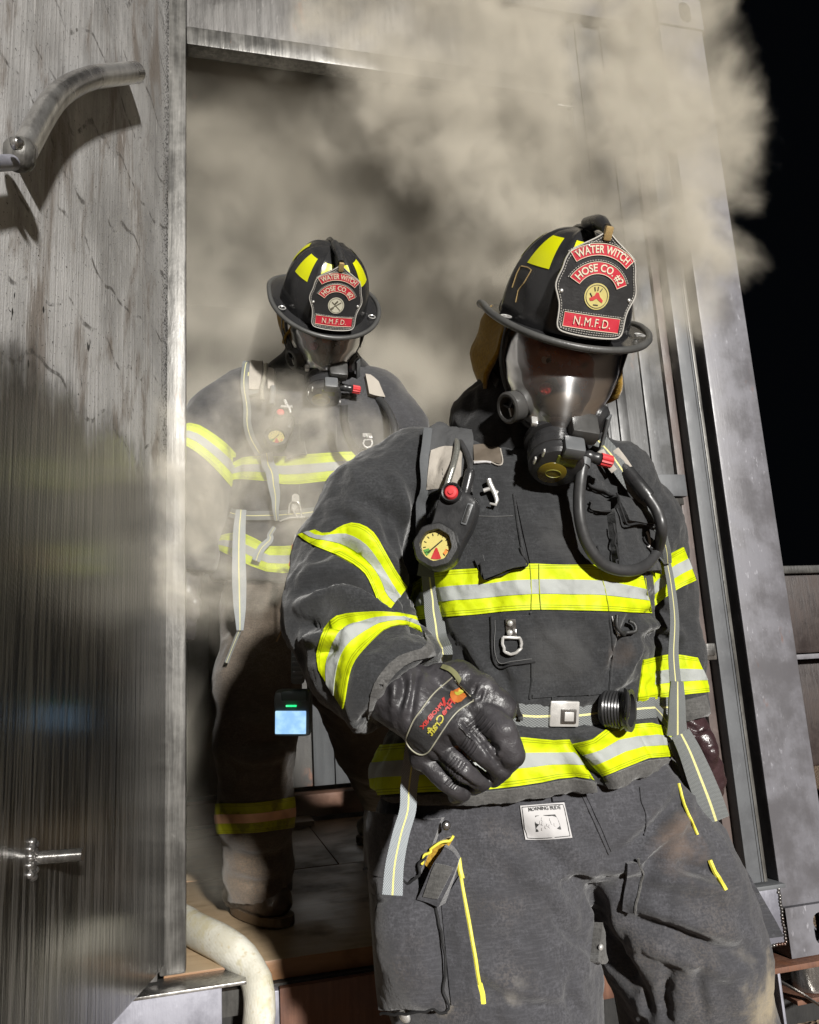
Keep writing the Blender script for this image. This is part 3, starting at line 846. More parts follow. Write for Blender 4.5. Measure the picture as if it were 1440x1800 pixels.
M_COAT = cloth('coat_cloth', (0.027, 0.028, 0.030), None, 0.88, .4, [(P(985, 1150, 1.28), .075, (.062, .062, .062), .55), (P(1000, 940, 1.30), .06, (.055, .055, .055), .5), (P(600, 1060, 1.27), .06, (.06, .06, .06), .4), (P(1090, 1150, 1.33), .035, (.075, .06, .052), .7), (P(840, 1220, 1.29), .04, (.055, .055, .055), .5)])
M_PANTS = cloth('trouser_cloth', (0.057, 0.057, 0.064), (0.12, 0.10, 0.082), 0.9, 0.45, [(P(1320, 1745, 1.36), .085, (.30, .25, .17), .85), (P(1285, 1690, 1.34), .05, (.22, .20, .17), .6), (P(1102, 1446, 1.27), .030, (.27, .22, .15), .7), (P(1215, 1480, 1.29), .07, (.13, .095, .075), .7), (P(905, 1735, 1.22), .03, (.25, .23, .2), .5), (P(780, 1760, 1.22), .025, (.3, .26, .2), .5)])
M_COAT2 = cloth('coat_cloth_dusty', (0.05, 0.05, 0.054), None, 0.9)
M_CUFF = cloth('cuff_cloth', (0.085, 0.083, 0.080), None, 0.9)
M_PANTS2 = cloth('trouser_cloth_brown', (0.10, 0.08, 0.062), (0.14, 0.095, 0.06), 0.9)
def band_mat(name, col, stitch=True, dirt=0.0):
    t = NT(name); uv = t.n('UVMap').outputs[0]; p = t.pos()
    v = t.n('SeparateXYZ', x0=uv).outputs[1]
    n = t.noise(p, 60, 4, 0.6); nf = t.noise(p, 300, 2)
    c = t.mix(t.ss(n, 0.3, 0.7), tuple(x*0.86 for x in col), col)
    c = t.mix(t.ss(t.noise(p, 16, 5, .7), .60, .74, 0, .35), c, tuple(x*.45 for x in col))
    if stitch:
        for v0 in STITCH:
            m = t.math('LESS_THAN', t.math('ABSOLUTE', t.math('SUBTRACT', v, v0)), 0.009)
            c = t.mix(t.math('MULTIPLY', m, 0.75), c, tuple(x*0.35 for x in col))
    if dirt: c = t.mix(t.ss(t.noise(p, 20, 5, 0.7), 0.5, 0.62, 0, dirt), c, (0.05, 0.045, 0.02))
    t.bsdf(Base_Color=c, Roughness=0.6, Normal=t.bump(nf, 0.0006, 0.4), Specular_IOR_Level=0.3)
    return t.m
STITCH = (0.05, 0.10, 0.90, 0.95)
M_LIME = band_mat('fluorescent_lime_tape', (0.53, 0.63, 0.002))
M_LIMEDIRT = band_mat('soiled_lime_tape', (0.40, 0.40, 0.01), True, 0.45)
def silver():
    t = NT('silver_reflective_tape'); p = t.pos()
    n = t.noise(p, 35, 4, 0.6)
    t.bsdf(Base_Color=t.mix(n, (0.29, 0.305, 0.295), (0.355, 0.375, 0.36)), Roughness=0.75, Metallic=0.0, Normal=t.bump(t.noise(p, 90, 3), 0.0008))
    return t.m
M_SILVER = silver()
M_COPPER = simple('scorched_reflective_tape', (0.66, 0.36, 0.20), 0.5, 0.2, 0.25, 40)
M_LEATHER = None
def leather(name, col, rough=0.38):
    t = NT(name); p = t.pos()
    n = t.noise(p, 70, 5, 0.65); m = t.noise(p, 14, 4, 0.6)
    vo = t.n('TexVoronoi'); t.set(vo.inputs['Vector'], p); vo.inputs['Scale'].default_value = 330
    c = t.mix(t.ss(m, 0.35, 0.7), tuple(x*0.7 for x in col), tuple(x*1.5 for x in col))
    t.bsdf(Base_Color=c, Roughness=t.ss(n, 0.3, 0.7, rough*0.8, rough*1.3), Normal=t.bump(vo.outputs['Distance'], 0.0006, 0.4, t.bump(n, 0.0025, 0.6)), Specular_IOR_Level=0.5)
    return t.m
M_GLOVE = leather('glove_leather', (0.036, 0.034, 0.037))
M_GLOVE2 = leather('glove_leather_wine_sheen', (0.034, 0.018, 0.020), 0.28)  # wine tint is reflections painted into the leather colour
M_RUBBER = simple('black_rubber', (0.022, 0.022, 0.022), 0.5, 0, 0.3, 40, 0.0004)
M_HOSE = simple('hose_rubber', (0.035, 0.035, 0.036), 0.42, 0, 0.2, 60)
M_PLASTIC = simple('black_plastic', (0.024, 0.024, 0.025), 0.32, 0, 0.25, 50, 0.0002)
M_GREYPL = simple('grey_plastic', (0.11, 0.115, 0.12), 0.35, 0, 0.15, 50)
M_CHROME = simple('chrome', (0.66, 0.65, 0.63), 0.3, 0.55, 0.1, 60)
M_BRASS = simple('brass', (0.65, 0.47, 0.22), 0.3, 0.6, 0.15, 60)
M_RED = simple('red_rubber', (0.50, 0.035, 0.04), 0.4, 0, 0.15, 60)
M_BEIGE = simple('beige_patch', (0.34, 0.31, 0.27), 0.8, 0, 0.12, 40, 0.0006)
M_WHITE = simple('white_label', (0.42, 0.41, 0.41), 0.7, 0, 0.08, 30)
M_INK = simple('label_ink', (0.02, 0.02, 0.02), 0.7)
M_YPIPE = simple('yellow_piping', (0.80, 0.72, 0.08), 0.6, 0, 0.15, 60)
def webbing(name, col, line):
    t = NT(name); uv = t.n('UVMap').outputs[0]; s = t.n('SeparateXYZ', x0=uv); u, v = s.outputs[0], s.outputs[1]
    p = t.pos(); n = t.noise(p, 120, 3)
    wx = t.math('SINE', t.math('MULTIPLY', v, 62.0)); wy = t.math('SINE', t.math('MULTIPLY', u, 420.0))
    h = t.math('MULTIPLY', wx, wy)
    c = t.mix(t.ss(h, -0.4, 0.6), tuple(x*0.45 for x in col), tuple(x*1.3 for x in col)); c = t.mix(n, c, col)
    m = t.math('LESS_THAN', t.math('ABSOLUTE', t.math('SUBTRACT', v, 0.5)), 0.045)
    c = t.mix(m, c, line)
    t.bsdf(Base_Color=c, Roughness=0.75, Normal=t.bump(h, 0.0008, 0.6))
    return t.m
M_WEB = webbing('grey_webbing', (0.17, 0.18, 0.18), (0.72, 0.68, 0.30))
M_WEBP = webbing('pale_webbing', (0.32, 0.35, 0.37), (0.75, 0.70, 0.25))
M_SKIN = simple('skin', (0.50, 0.23, 0.13), 0.5, 0, 0.08, 30, 0.0, Subsurface_Weight=0.1)
M_HOOD = cloth('hood_knit', (0.014, 0.014, 0.015), None, 0.95)
# ------------------------------------------------------------------ lettering
def text_vf(body, size=1.0, bold=0.0, spacing=1.0):
    cu = bpy.data.curves.new('lettering', 'FONT'); cu.body = body; cu.size = size; cu.align_x = 'CENTER'; cu.align_y = 'CENTER'
    cu.offset = bold; cu.resolution_u = 3; cu.space_character = spacing
    o = bpy.data.objects.new('lettering', cu); COL.objects.link(o)
    dg = bpy.context.evaluated_depsgraph_get(); me = bpy.data.meshes.new_from_object(o.evaluated_get(dg))
    bm = bmesh.new(); bm.from_mesh(me)
    V = [tuple(v.co) for v in bm.verts]; F = [tuple(v.index for v in f.verts) for f in bm.faces]
    bm.free(); bpy.data.objects.remove(o); bpy.data.curves.remove(cu); bpy.data.meshes.remove(me)
    return V, F
def surf_mesh(name, V2, F, fn, mat, parent, M):
    """2D outline (u, v) carried onto a surface by fn(u, v) -> local point"""
    return mesh(name, [M @ Vector(fn(u, v)) for u, v in V2], F, mat, parent)
def arc_panel(r0, r1, a0, a1, n=20):
    V = []; F = []
    for i in range(n+1):
        a = a0+(a1-a0)*i/n
        V += [(r0*math.sin(a), r0*math.cos(a)), (r1*math.sin(a), r1*math.cos(a))]
        if i: k = 2*i; F.append((k-2, k-1, k+1, k))
    return V, F
def outline_tube(pts, rad, mat, name, parent, closed=True, sides=5):
    pts = [np.array(p) for p in pts]
    if closed: pts = pts+[pts[0]]
    return tube(name, pts, rad, mat, parent, sides)

M_SHELL = simple('helmet_shell_black', (0.020, 0.020, 0.021), 0.22, 0, 0.25, 14, 0.0003)
M_BRIM = simple('brim_edge_rubber', (0.060, 0.060, 0.058), 0.42, 0, 0.25, 30, 0.0004)
M_SHIELD = simple('shield_leather', (0.026, 0.026, 0.027), 0.33, 0, 0.2, 30, 0.0004)
M_REDP = simple('shield_red_panel', (0.47, 0.022, 0.040), 0.45, 0, 0.15, 60, 0.0003)
M_CREAM = simple('cream_lettering', (0.62, 0.56, 0.42), 0.6, 0, 0.06, 60)
M_STITCH = simple('white_stitching', (0.48, 0.46, 0.42), 0.7, 0, 0.3, 500)
M_PATCH = simple('helmet_lime_patch', (0.52, 0.535, 0.004), 0.35, 0, 0.06, 30)
M_EMBY = simple('emblem_yellow', (0.50, 0.43, 0.15), 0.5, 0, 0.15, 90)
M_EMBW = simple('emblem_cream', (0.50, 0.48, 0.38), 0.5, 0, 0.1, 90)
M_EMBR = simple('emblem_red', (0.45, 0.03, 0.03), 0.5)
M_GREYINK = simple('emblem_ink', (0.10, 0.09, 0.06), 0.6)
M_MUSTARD = cloth('mustard_liner', (0.34, 0.20, 0.02), None, 0.9, 0.15)
LENS_ROT = 0.0
def lens_mat():
    t = NT('visor_pane'); p = t.pos()
    lw = t.n('LayerWeight', i_Blend=0.35)
    n = t.noise(p, 18, 4, 0.6)
    tr = t.n('BsdfTransparent', x0=(0.72, 0.60, 0.52, 1))
    gl = t.n('BsdfGlossy', x0=(1, 1, 1, 1)); t.set(gl.inputs['Roughness'], t.ss(n, 0.3, 0.7, 0.20, 0.27))
    df = t.n('BsdfDiffuse', x0=(0.42, 0.42, 0.41, 1))
    m1 = t.n('MixShader'); t.set(m1.inputs[0], t.ss(n, 0.3, 0.75, 0.03, 0.10)); t.set(m1.inputs[1], tr); t.set(m1.inputs[2], df)
    tg = t.n('Tangent', direction_type='UV_MAP')
    ga = t.n('BsdfAnisotropic', x0=(1, 1, 1, 1)); ga.inputs['Roughness'].default_value = 0.30; ga.inputs['Anisotropy'].default_value = 0.6; ga.inputs['Rotation'].default_value = LENS_ROT
    t.t.links.new(tg.outputs[0], ga.inputs['Tangent'])
    mg = t.n('MixShader', x0=0.75); t.set(mg.inputs[1], gl); t.set(mg.inputs[2], ga); gl = mg
    m2 = t.n('MixShader'); t.set(m2.inputs[0], t.math('ADD', t.math('MULTIPLY', lw.outputs['Fresnel'], 0.8), 0.15)); t.set(m2.inputs[1], m1); t.set(m2.inputs[2], gl)
    t.t.links.new(m2.outputs[0], t.out.inputs['Surface'])
    return t.m
M_LENS = lens_mat()

# ------------------------------------------------------------------ traditional fire helmet
def shell_pt(phi, e, off=0.0):
    """phi azimuth from the front (+y) towards wearer's left; e 0 at the brim .. 1 at the top"""
    h = 0.160; z = h*math.sin(e*math.pi/2)
    c = max(0.0, math.cos(e*math.pi/2))**0.82
    rx, ry = 0.114, (0.134 if math.cos(phi) > 0 else 0.140)
    s = 1.0
    for a in (32, 88, 142):
        for sg in (1, -1):
            d = math.degrees(math.atan2(math.sin(phi-sg*R_(a)), math.cos(phi-sg*R_(a))))
            s += 0.045*math.exp(-(d/5.0)**2)*min(1, (1-e)*4)*min(1, 0.45+e*1.5)
            s += 0.012*math.exp(-(d/16.0)**2)
    x = rx*c*math.sin(phi)*s; y = ry*c*math.cos(phi)*s; z = z*(1+0.25*(s-1))
    n = Vector((x/rx**2, y/ry**2, max(z, 0.0)/h**2+1e-6)).normalized()
    return np.array([x, y, z])+np.array(n)*off
def build_helmet(M, label, cat_group, emblem, hook=True):
    top = empty('fire_helmet', label, 'helmet', tuple(M.translation), cat_group)
    T = lambda p: np.array(M @ Vector(p))
    # shell
    NP, NE = 120, 26; V, F = [], []
    for j in range(NE+1):
        for i in range(NP): V.append(T(shell_pt(2*math.pi*i/NP, j/NE*0.985)))
    for j in range(NE):
        for i in range(NP): F.append((j*NP+i, j*NP+(i+1) % NP, (j+1)*NP+(i+1) % NP, (j+1)*NP+i))
    F.append(tuple(NE*NP+i for i in range(NP)))
    shell = mesh('shell', V, F, M_SHELL, top, True)
    # brim: dished plate with a rolled edge
    def brim_r(a):
        c = math.cos(a); 
        return (0.148+0.018*max(0, c)**1.6 + 0.062*max(0, -c)**2.2)
    def brim_pt(a, t, dz=0.0):
        r = brim_r(a); i = shell_pt(a, 0.0); ri = math.hypot(i[0], i[1])*0.97
        rr = ri+(r-ri)*t; c = math.cos(a)
        z = (0.012*abs(math.sin(a))**2*t*t - 0.006*max(0, c)*t - 0.030*max(0, -c)**2*t*t) - 0.008*(1-t)*t
        return np.array([rr*math.sin(a), rr*math.cos(a), z+dz])
    NB, NR = 96, 8; V, F = [], []
    for sgn in (0.0, -0.005):
        for j in range(NR+1):
            for i in range(NB): V.append(T(brim_pt(2*math.pi*i/NB, j/NR, sgn)))
    L = NB*(NR+1)
    for s_ in (0, L):
        for j in range(NR):
            for i in range(NB): F.append((s_+j*NB+i, s_+j*NB+(i+1) % NB, s_+(j+1)*NB+(i+1) % NB, s_+(j+1)*NB+i))
    mesh('brim', V, F, M_SHELL, top, True)
    outline_tube([T(brim_pt(2*math.pi*i/NB, 1.0, -0.0025)) for i in range(NB)], 0.0062, M_BRIM, 'brim_edge', top, True, 8)
    # crown comb
    cm = [T(shell_pt(0 if k < 13 else math.pi, 0.35+0.6*k/12 if k < 13 else 0.95-0.9*(k-13)/12, 0.003)) for k in range(26)]
    tube('comb', cm, [0.006]*26, M_SHELL, shell, 8, 0.8)
    # front piece
    H = 0.166
    def sh(u, v, d=0.0):
        y = 0.157-0.036*(v/0.166)-2.2*u*u+d*0.97; z = 0.008+v*0.985+d*0.22
        return (u, y, z)
    half = [(0.0, 0.166), (0.016, 0.153), (0.036, 0.140), (0.052, 0.128), (0.059, 0.114), (0.062, 0.098), (0.067, 0.082), (0.068, 0.070), (0.063, 0.057), (0.058, 0.044), (0.0565, 0.028), (0.056, 0.012), (0.050, 0.003), (0.030, 0.0), (0.0, -0.001)]
    hs = resample(half, 44)
    V, F = [], []
    nU = 9
    for (x, v) in hs:
        for d in (0.0, -0.004):
            for k in range(nU): V.append(T(sh(x*(2*k/(nU-1)-1), v, d)))
    for j in range(len(hs)-1):
        for k in range(nU-1):
            a = j*2*nU+k; b = a+2*nU; F.append((a, a+1, b+1, b)); F.append((a+nU+1, a+nU, b+nU, b+nU+1))
        a = j*2*nU; b = a+2*nU
        F.append((a, b, b+nU, a+nU)); F.append((a+nU-1, a+2*nU-1, b+2*nU-1, b+nU-1))
    fsh = mesh('front_shield', V, F, M_SHIELD, top, True); fsh.data.set_sharp_from_angle(angle=R_(40))
    ring = [(x, v) for x, v in hs] + [(-x, v) for x, v in hs[::-1][1:-1]]
    sc = lambda p, k, vc=0.075: (p[0]*k, vc+(p[1]-vc)*k)
    outline_tube([T(sh(*sc(p, 0.985), 0.0006)) for p in ring], 0.0011, M_STITCH, 'edge_binding', fsh)
    def dashes(path, name, on=0.0026, gap=0.0016, rad=0.0006):
        q = resample(path, 400, False); s = np.r_[0, np.cumsum(np.linalg.norm(np.diff(q, axis=0), axis=1))]
        parts = []; t = 0
        while t+on < s[-1]:
            pp = [[np.interp(x, s, q[:, k]) for k in (0, 1)] for x in (t, t+on)]
            parts.append(tube_vf([T(sh(*p, 0.0012)) for p in pp], rad, 4)); t += on+gap
        mesh(name, *join_vf(parts), M_STITCH, fsh)
    dashes([sc(p, 0.93) for p in ring], 'stitching')
    C0 = (0.0, 0.064)
    def onarc(r, a): return (C0[0]+r*math.sin(a), C0[1]+r*math.cos(a))
    def panel(V2, F2, d, mat, name): return surf_mesh(name, V2, F2, lambda u, v: sh(u, v, d), mat, fsh, M)
    for (rm, hw, amax, txt, size) in ((0.0715, 0.0088, 0.72, 'WATER WITCH', 0.0165), (0.0435, 0.0090, 1.12, 'HOSE CO. #2', 0.0160)):
        V2, F2 = arc_panel(rm-hw, rm+hw, -amax, amax, 24)
        V2 = [(u+C0[0], v+C0[1]) for u, v in V2]
        panel(V2, F2, 0.0012, M_REDP, 'red_panel')
        edge = [onarc(rm+hw, -amax+2*amax*i/24) for i in range(25)]+[onarc(rm-hw, amax-2*amax*i/24) for i in range(25)]
        outline_tube([T(sh(*p, 0.0012)) for p in edge], 0.0006, M_CREAM, 'panel_edge', fsh)
        ed2 = [onarc(rm+hw+.0028, -amax-.03+2*(amax+.03)*i/24) for i in range(25)]
        dashes(ed2, 'stitching')
        tv, tf = text_vf(txt, size, size*0.022, 1.02)
        w = max(v[0] for v in tv)-min(v[0] for v in tv); k = (2*amax*rm*0.90)/w
        V2 = [onarc(rm+v[1]*1.0-.0003, v[0]*k/rm) for v in tv]
        panel(V2, tf, 0.0021, M_CREAM, 'lettering')
    a, b = 0.047, 0.0112; c0 = 0.0225
    panel([(-a, c0-b), (a, c0-b), (a, c0+b), (-a, c0+b), (0, c0-b), (0, c0+b)], [(0, 4, 5, 3), (4, 1, 2, 5)], 0.0012, M_REDP, 'red_panel')
    outline_tube([T(sh(*p, 0.0012)) for p in [(-a, c0-b), (0, c0-b), (a, c0-b), (a, c0+b), (0, c0+b), (-a, c0+b)]], 0.0006, M_CREAM, 'panel_edge', fsh)
    dashes([(-a-.003, c0-b-.0028), (0, c0-b-.0032), (a+.003, c0-b-.0028), (a+.003, c0+b+.0028), (0, c0+b+.003), (-a-.003, c0+b+.0028), (-a-.003, c0-b-.0028)], 'stitching')
    tv, tf = text_vf('N.M.F.D.', 0.020, 0.0, 1.12); w = max(v[0] for v in tv)-min(v[0] for v in tv)
    panel([(v[0]*0.062/w, c0+v[1]*0.95) for v in tv], tf, 0.0021, M_CREAM, 'lettering')
    # round emblem with a four armed cross and tools
    def disc(r, d, mat, name, c=C0, n=28): panel([(c[0], c[1])]+[(c[0]+r*math.sin(2*math.pi*i/n), c[1]+r*math.cos(2*math.pi*i/n)) for i in range(n)], [(0, 1+i, 1+(i+1) % n) for i in range(n)], d, mat, name)
    disc(0.0205, 0.0012, M_EMBY if emblem == 'red' else M_EMBW, 'emblem')
    outline_tube([T(sh(C0[0]+.0178*math.sin(2*math.pi*i/30), C0[1]+.0178*math.cos(2*math.pi*i/30), .0015)) for i in range(30)], 0.0005, M_GREYINK, 'emblem_ring', fsh)
    if emblem == 'red':
        cr = [(-.012, -.004), (-.004, .001), (-.002, .006), (.002, .006), (.005, .0), (.011, -.005), (.010, -.009), (.004, -.006), (.0, -.003), (-.005, -.007), (-.010, -.008)]
        panel([(C0[0]+x, C0[1]+y) for x, y in cr], [tuple(range(len(cr)))], 0.0018, M_EMBR, 'emblem_figure')
        for (p0, p1) in (((-.004, .008), (-.006, .014)), ((.0, .009), (.0, .015)), ((.004, .008), (.007, .013)), ((-.012, .004), (-.008, -.001)), ((-.004, -.013), (.004, -.013))):
            tube('emblem_tool', [T(sh(C0[0]+p[0], C0[1]+p[1], .0017)) for p in (p0, p1)], 0.0009, M_GREYINK, fsh, 5)
    else:
        for (p0, p1, r) in (((-.013, -.009), (.012, .009), .0013), ((-.011, .008), (.011, -.011), .0010), ((-.003, .005), (.003, .012), .002), ((-.012, -.012), (-.006, -.006), .0016)):
            tube('emblem_tool', [T(sh(C0[0]+p[0], C0[1]+p[1], .0016)) for p in (p0, p1)], r, M_GREYINK, fsh, 5)
    for u in (-.057, .057):
        mesh('rivet', *lathe_vf([(0, .0022), (.0022, .0018), (.0036, 0), (0, 0)], 12, M @ frame(sh(u, .064, .0005), (0, 1, .2), (1, 0, 0))), M_CHROME, fsh, True)
    for u, v in ((-.026, .138), (.030, .134)):
        mesh('rivet', *lathe_vf([(0, .0015), (.0016, .0012), (.0024, 0), (0, 0)], 10, M @ frame(sh(u, v, .0005), (0, 1, .2), (1, 0, 0))), M_CHROME, fsh, True)
    # holder on the crown with a brass catch
    a = np.array(sh(0, .163, -.002)); b_ = shell_pt(0, 0.90, .006)
    hd = [b_+(0, -.03, .006), b_+(0, .0, .008), (a+b_)/2+(0, 0, .012), a+(0, -.006, .004)]
    tube('shield_holder', [T(p) for p in resample(hd, 10)], [.009, .011, .012, .012, .012, .0115, .011, .010, .009, .008], M_PLASTIC, top, 10, 1.0)
    q = frame(a+(0, .001, .002), (0, 0, 1), (1, 0, 0))
    bm = bmesh.new(); bbox_bm(bm, (0, .004, -.004), (.013, .010, .022), None, .003)
    for v in bm.verts: v.co = M @ (q @ v.co)
    bmobj('brass_catch', bm, M_BRASS, top, angle=35)
    # reflective patches between the ribs
    for ph in (-60, -17, 17, 60, 116, -116):
        V, F = [], []; lo, hi = (0.40, 0.70); n = 6
        for j in range(n+1):
            e = lo+(hi-lo)*j/n
            w0 = 15.0 if abs(ph) > 30 else 11
            for i in range(n+1):
                pp = ph + (2*i/n-1)*w0*(1.0-0.18*abs(ph)/60*(j/n)) 
                V.append(T(shell_pt(R_(pp), e+ (0.03 if i in (0, n) else 0)*0, 0.0016)))
        for j in range(n):
            for i in range(n): k = j*(n+1)+i; F.append((k, k+1, k+n+2, k+n+1))
        mesh('reflective_patch', V, F, M_PATCH, top, True)
    # small D rings bolted to the brim
    for a_ in (R_(62), R_(-62)):
        c = np.array(brim_pt(a_, 0.55, 0.006))
        rg = [T(c+np.array([.009*math.cos(t), .009*math.sin(t), .002])) for t in np.linspace(0, 2*math.pi, 14, endpoint=False)]
        outline_tube(rg, 0.0014, M_CHROME, 'ring', top)
        mesh('rivet', *lathe_vf([(0, .003), (.003, .002), (.004, 0), (0, 0)], 10, M @ frame(c+(0, -.012, -.003), (0, 0, 1), (1, 0, 0))), M_CHROME, top, True)
    if hook:   # worn gold bordered sticker on the wearer's right
        pth = [shell_pt(R_(-80), .20, .0012), shell_pt(R_(-82), .30, .0012), shell_pt(R_(-82), .36, .0012), shell_pt(R_(-70), .37, .0012), shell_pt(R_(-64), .36, .0012), shell_pt(R_(-66), .26, .0012), shell_pt(R_(-70), .20, .0012), shell_pt(R_(-68), .12, .0012)]
        tube('sticker_edge', [T(p) for p in resample(pth, 30, False)], .0009, M_BRASS, shell, 5)
    # ear flaps and chin strap
    for s_ in (-1, 1):
        V, F = [], []
        for j in range(9):
            for i in range(9):
                u, v = i/8, j/8
                y = -.085+.130*u - .02*v; z = -.002-.150*v*(0.75+.25*math.sin(3*u)); x = s_*(.113+.010*math.sin(5*u+2*v)+(.010*math.sin(2.6*v) if hook else -.022)+.004*math.sin(9*v))
                V.append(T((x, y, z)))
        for j in range(8):
            for i in range(8): k = j*9+i; F.append((k, k+1, k+10, k+9))
        fl = mesh('ear_flap', V, F, M_MUSTARD, top, True)
        m_ = fl.modifiers.new('thickness', 'SOLIDIFY'); m_.thickness = .006; m_.offset = 0
        cs = [(s_*.112, .045, .0), (s_*.113, .040, -.04), (s_*.106, .045, -.085), (s_*.08, .06, -.14), (s_*.03, .07, -.178), (0, .072, -.182)]
        q = resample(cs, 24); wv = np.array([[0, 1, 0.2]]*24)
        V, F, UV = ribbon_vf([T(p) for p in q], [np.array((M.to_3x3() @ Vector(w))) for w in wv], .019, .0015)
        mesh('chin_strap', V, F, M_RUBBER, top, True)
    return top

# ------------------------------------------------------------------ breathing mask
M_DKGREY = simple('dark_grey_plastic', (0.055, 0.054, 0.052), 0.38, 0, 0.2, 60, 0.0002)
def build_mask(M, label, group):
    M = M @ Matrix.Translation((0, .02, .006)) @ Matrix.Scale(1.13, 4) @ Matrix.Translation((0, -.02, 0))
    top = empty('breathing_mask', label, 'mask', tuple(M @ Vector((0, 0.1, -0.1))), group)
    T = lambda p: np.array(M @ Vector(p))
    def lp(a, t, d=0.0):
        W_ = np.interp(t, [0, .2, .4, .6, .8, 1], [.088, .095, .096, .088, .071, .048])
        Y_ = np.interp(t, [0, .2, .4, .6, .8, 1], [.072, .102, .124, .135, .137, .128])
        z = -.004-.150*t; y0 = np.interp(t, [0, .5, 1], [.020, .028, .055])
        return np.array([(W_+d)*math.sin(a), y0+(Y_+d-y0)*math.cos(a), z])
    AM = R_(82); NA, NTt = 40, 24; V, F = [], []
    for j in range(NTt+1):
        for i in range(NA+1): V.append(T(lp(-AM+2*AM*i/NA, j/NTt)))
    for j in range(NTt):
        for i in range(NA): k = j*(NA+1)+i; F.append((k, k+1, k+NA+2, k+NA+1))
    vo_ = mesh('visor', V, F, M_LENS, top, True); ul = vo_.data.uv_layers.new(name='UVMap')
    for l_ in vo_.data.loops: ul.data[l_.index].uv = ((l_.vertex_index % (NA+1))/NA, 1-(l_.vertex_index//(NA+1))/NTt)
    rim = [lp(-AM+2*AM*i/24, 0) for i in range(25)]+[lp(AM, j/14) for j in range(1, 15)]+[lp(AM-2*AM*i/16, 1) for i in range(1, 17)]+[lp(-AM, 1-j/14) for j in range(1, 14)]
    outline_tube([T(p) for p in rim], .0065, M_RUBBER, 'visor_rim', top, True, 8)
    # rubber skirt from the rim back to the face
    V, F = [], []; n = len(rim)
    for t in np.linspace(0, 1, 5):
        for p in rim:
            c = np.array([0, p[1], -.085]); q = p+(c-p)*(.16*t); q[1] -= .055*t; V.append(T(q))
    for j in range(4):
        for i in range(n): F.append((j*n+i, j*n+(i+1) % n, (j+1)*n+(i+1) % n, (j+1)*n+i))
    sk = mesh('face_seal', V, F, M_RUBBER, top, True)
    # nose cup with a red valve
    V, F = lathe_vf([(.0, .050), (.012, .049), (.024, .042), (.034, .028), (.040, .008), (.042, -.015), (.040, -.03)], 24, M @ frame((0, .065, -.112), (0, 1, -.15), (1, 0, 0)) @ Matrix.Diagonal((.88, .98, .92, 1)))
    nc = mesh('nose_cup', V, F, simple('nose_cup_silicone', (0.10, 0.10, 0.085), 0.4), top, True)
    vm = frame((-.034, .098, -.092), (-.55, 1, 0.1), (0, 0, 1))
    mesh('valve', *lathe_vf([(0, .004), (.005, .004), (.0085, .002), (.0095, 0), (.0095, -.01), (0, -.01)], 18, M @ vm), M_RED, nc, True)
    for k in range(5):
        mesh('valve_stud', *lathe_vf([(0, .002), (.0015, .001), (.002, 0)], 8, M @ vm @ Matrix.Translation((.0055*math.cos(k*1.257), .0055*math.sin(k*1.257), .004))), M_EMBR, nc, True)
    # regulator drum under the chin
    ax = Vector((-.06, .91, -.42)).normalized()
    base = Vector((-.004, .106, -.170))
    rm = frame(base, ax, (1, 0, 0))
    prof = [(0, .064), (.028, .0635), (.038, .060), (.0420, .054), (.0422, .046), (.0408, .045), (.0408, .040), (.0426, .039), (.0426, .024), (.040, .020), (.040, .008), (.046, .006), (.046, -.004), (.040, -.012), (0, -.012)]
    reg = mesh('regulator', *lathe_vf(prof, 44, M @ rm), M_PLASTIC, top, True); reg.data.set_sharp_from_angle(angle=R_(30))
    def lb(name, c, s, mat, bev=.003, par=reg, rot=None):
        bm = bmesh.new(); bbox_bm(bm, c, s, rot, bev)
        for v in bm.verts: v.co = M @ (rm @ v.co)
        return bmobj(name, bm, mat, par, angle=40)
    # local axes of the drum: x wearer's left, y towards the viewer/up, z out of the drum
    yy = -1 if rm.to_3x3().col[1].z < 0 else 1
    lb('purge_button', (.013, yy*.040, .052), (.032, .022, .030), M_GREYPL, .005)
    lb('olive_panel', (.008, yy*.021, .0605), (.032, .020, .008), simple('olive_sticker', (0.10, 0.11, 0.012), 0.25), .002)
    mesh('round_badge', *lathe_vf([(0, .0020), (.021, .0015), (.0225, 0), (0, 0)], 28, M @ rm @ Matrix.Translation((-.006, -yy*.006, .0635))), simple('badge_olive', (0.115, 0.085, 0.008), 0.3), reg, True)
    outline_tube([np.array(M @ rm @ Vector((-.004+.012*math.cos(t), -yy*.006+.008*math.sin(t), .0656))) for t in np.linspace(0, 6.283, 18, endpoint=False)], .0008, simple('badge_mark', (0.16, 0.15, 0.02), 0.4), 'badge_mark', reg)
    lb('bayonet_housing', (.030, yy*.046, .012), (.044, .028, .046), M_DKGREY, .008)
    for k, (x, y) in enumerate(((-.038, .012), (-.030, .030), (.040, -.012))):
        lb('vent_slot', (x, yy*y, .062), (.003, .012, .006), M_CHROME, .001)
    for x in (-.032,):
        lb('clip', (x-.012, yy*.040, .008), (.010, .008, .016), M_CHROME, .002)
    # speech port on wearer's right, bracket on wearer's left
    vp = frame((-.072, .088, -.128), (-.86, .50, -.10), (0, 0, 1)) @ Matrix.Scale(.80, 4)
    mesh('voice_port', *lathe_vf([(0, .004), (.018, .004), (.019, .008), (.022, .020), (.027, .021), (.031, .018), (.031, -.004), (.027, -.014), (0, -.014)], 32, M @ vp), M_DKGREY, top, True).data.set_sharp_from_angle(angle=R_(35))
    pp = mesh('port_insert', *lathe_vf([(0, .0055), (.016, .005), (.0175, .0045), (0, .004)], 24, M @ vp), M_RUBBER, top, True)
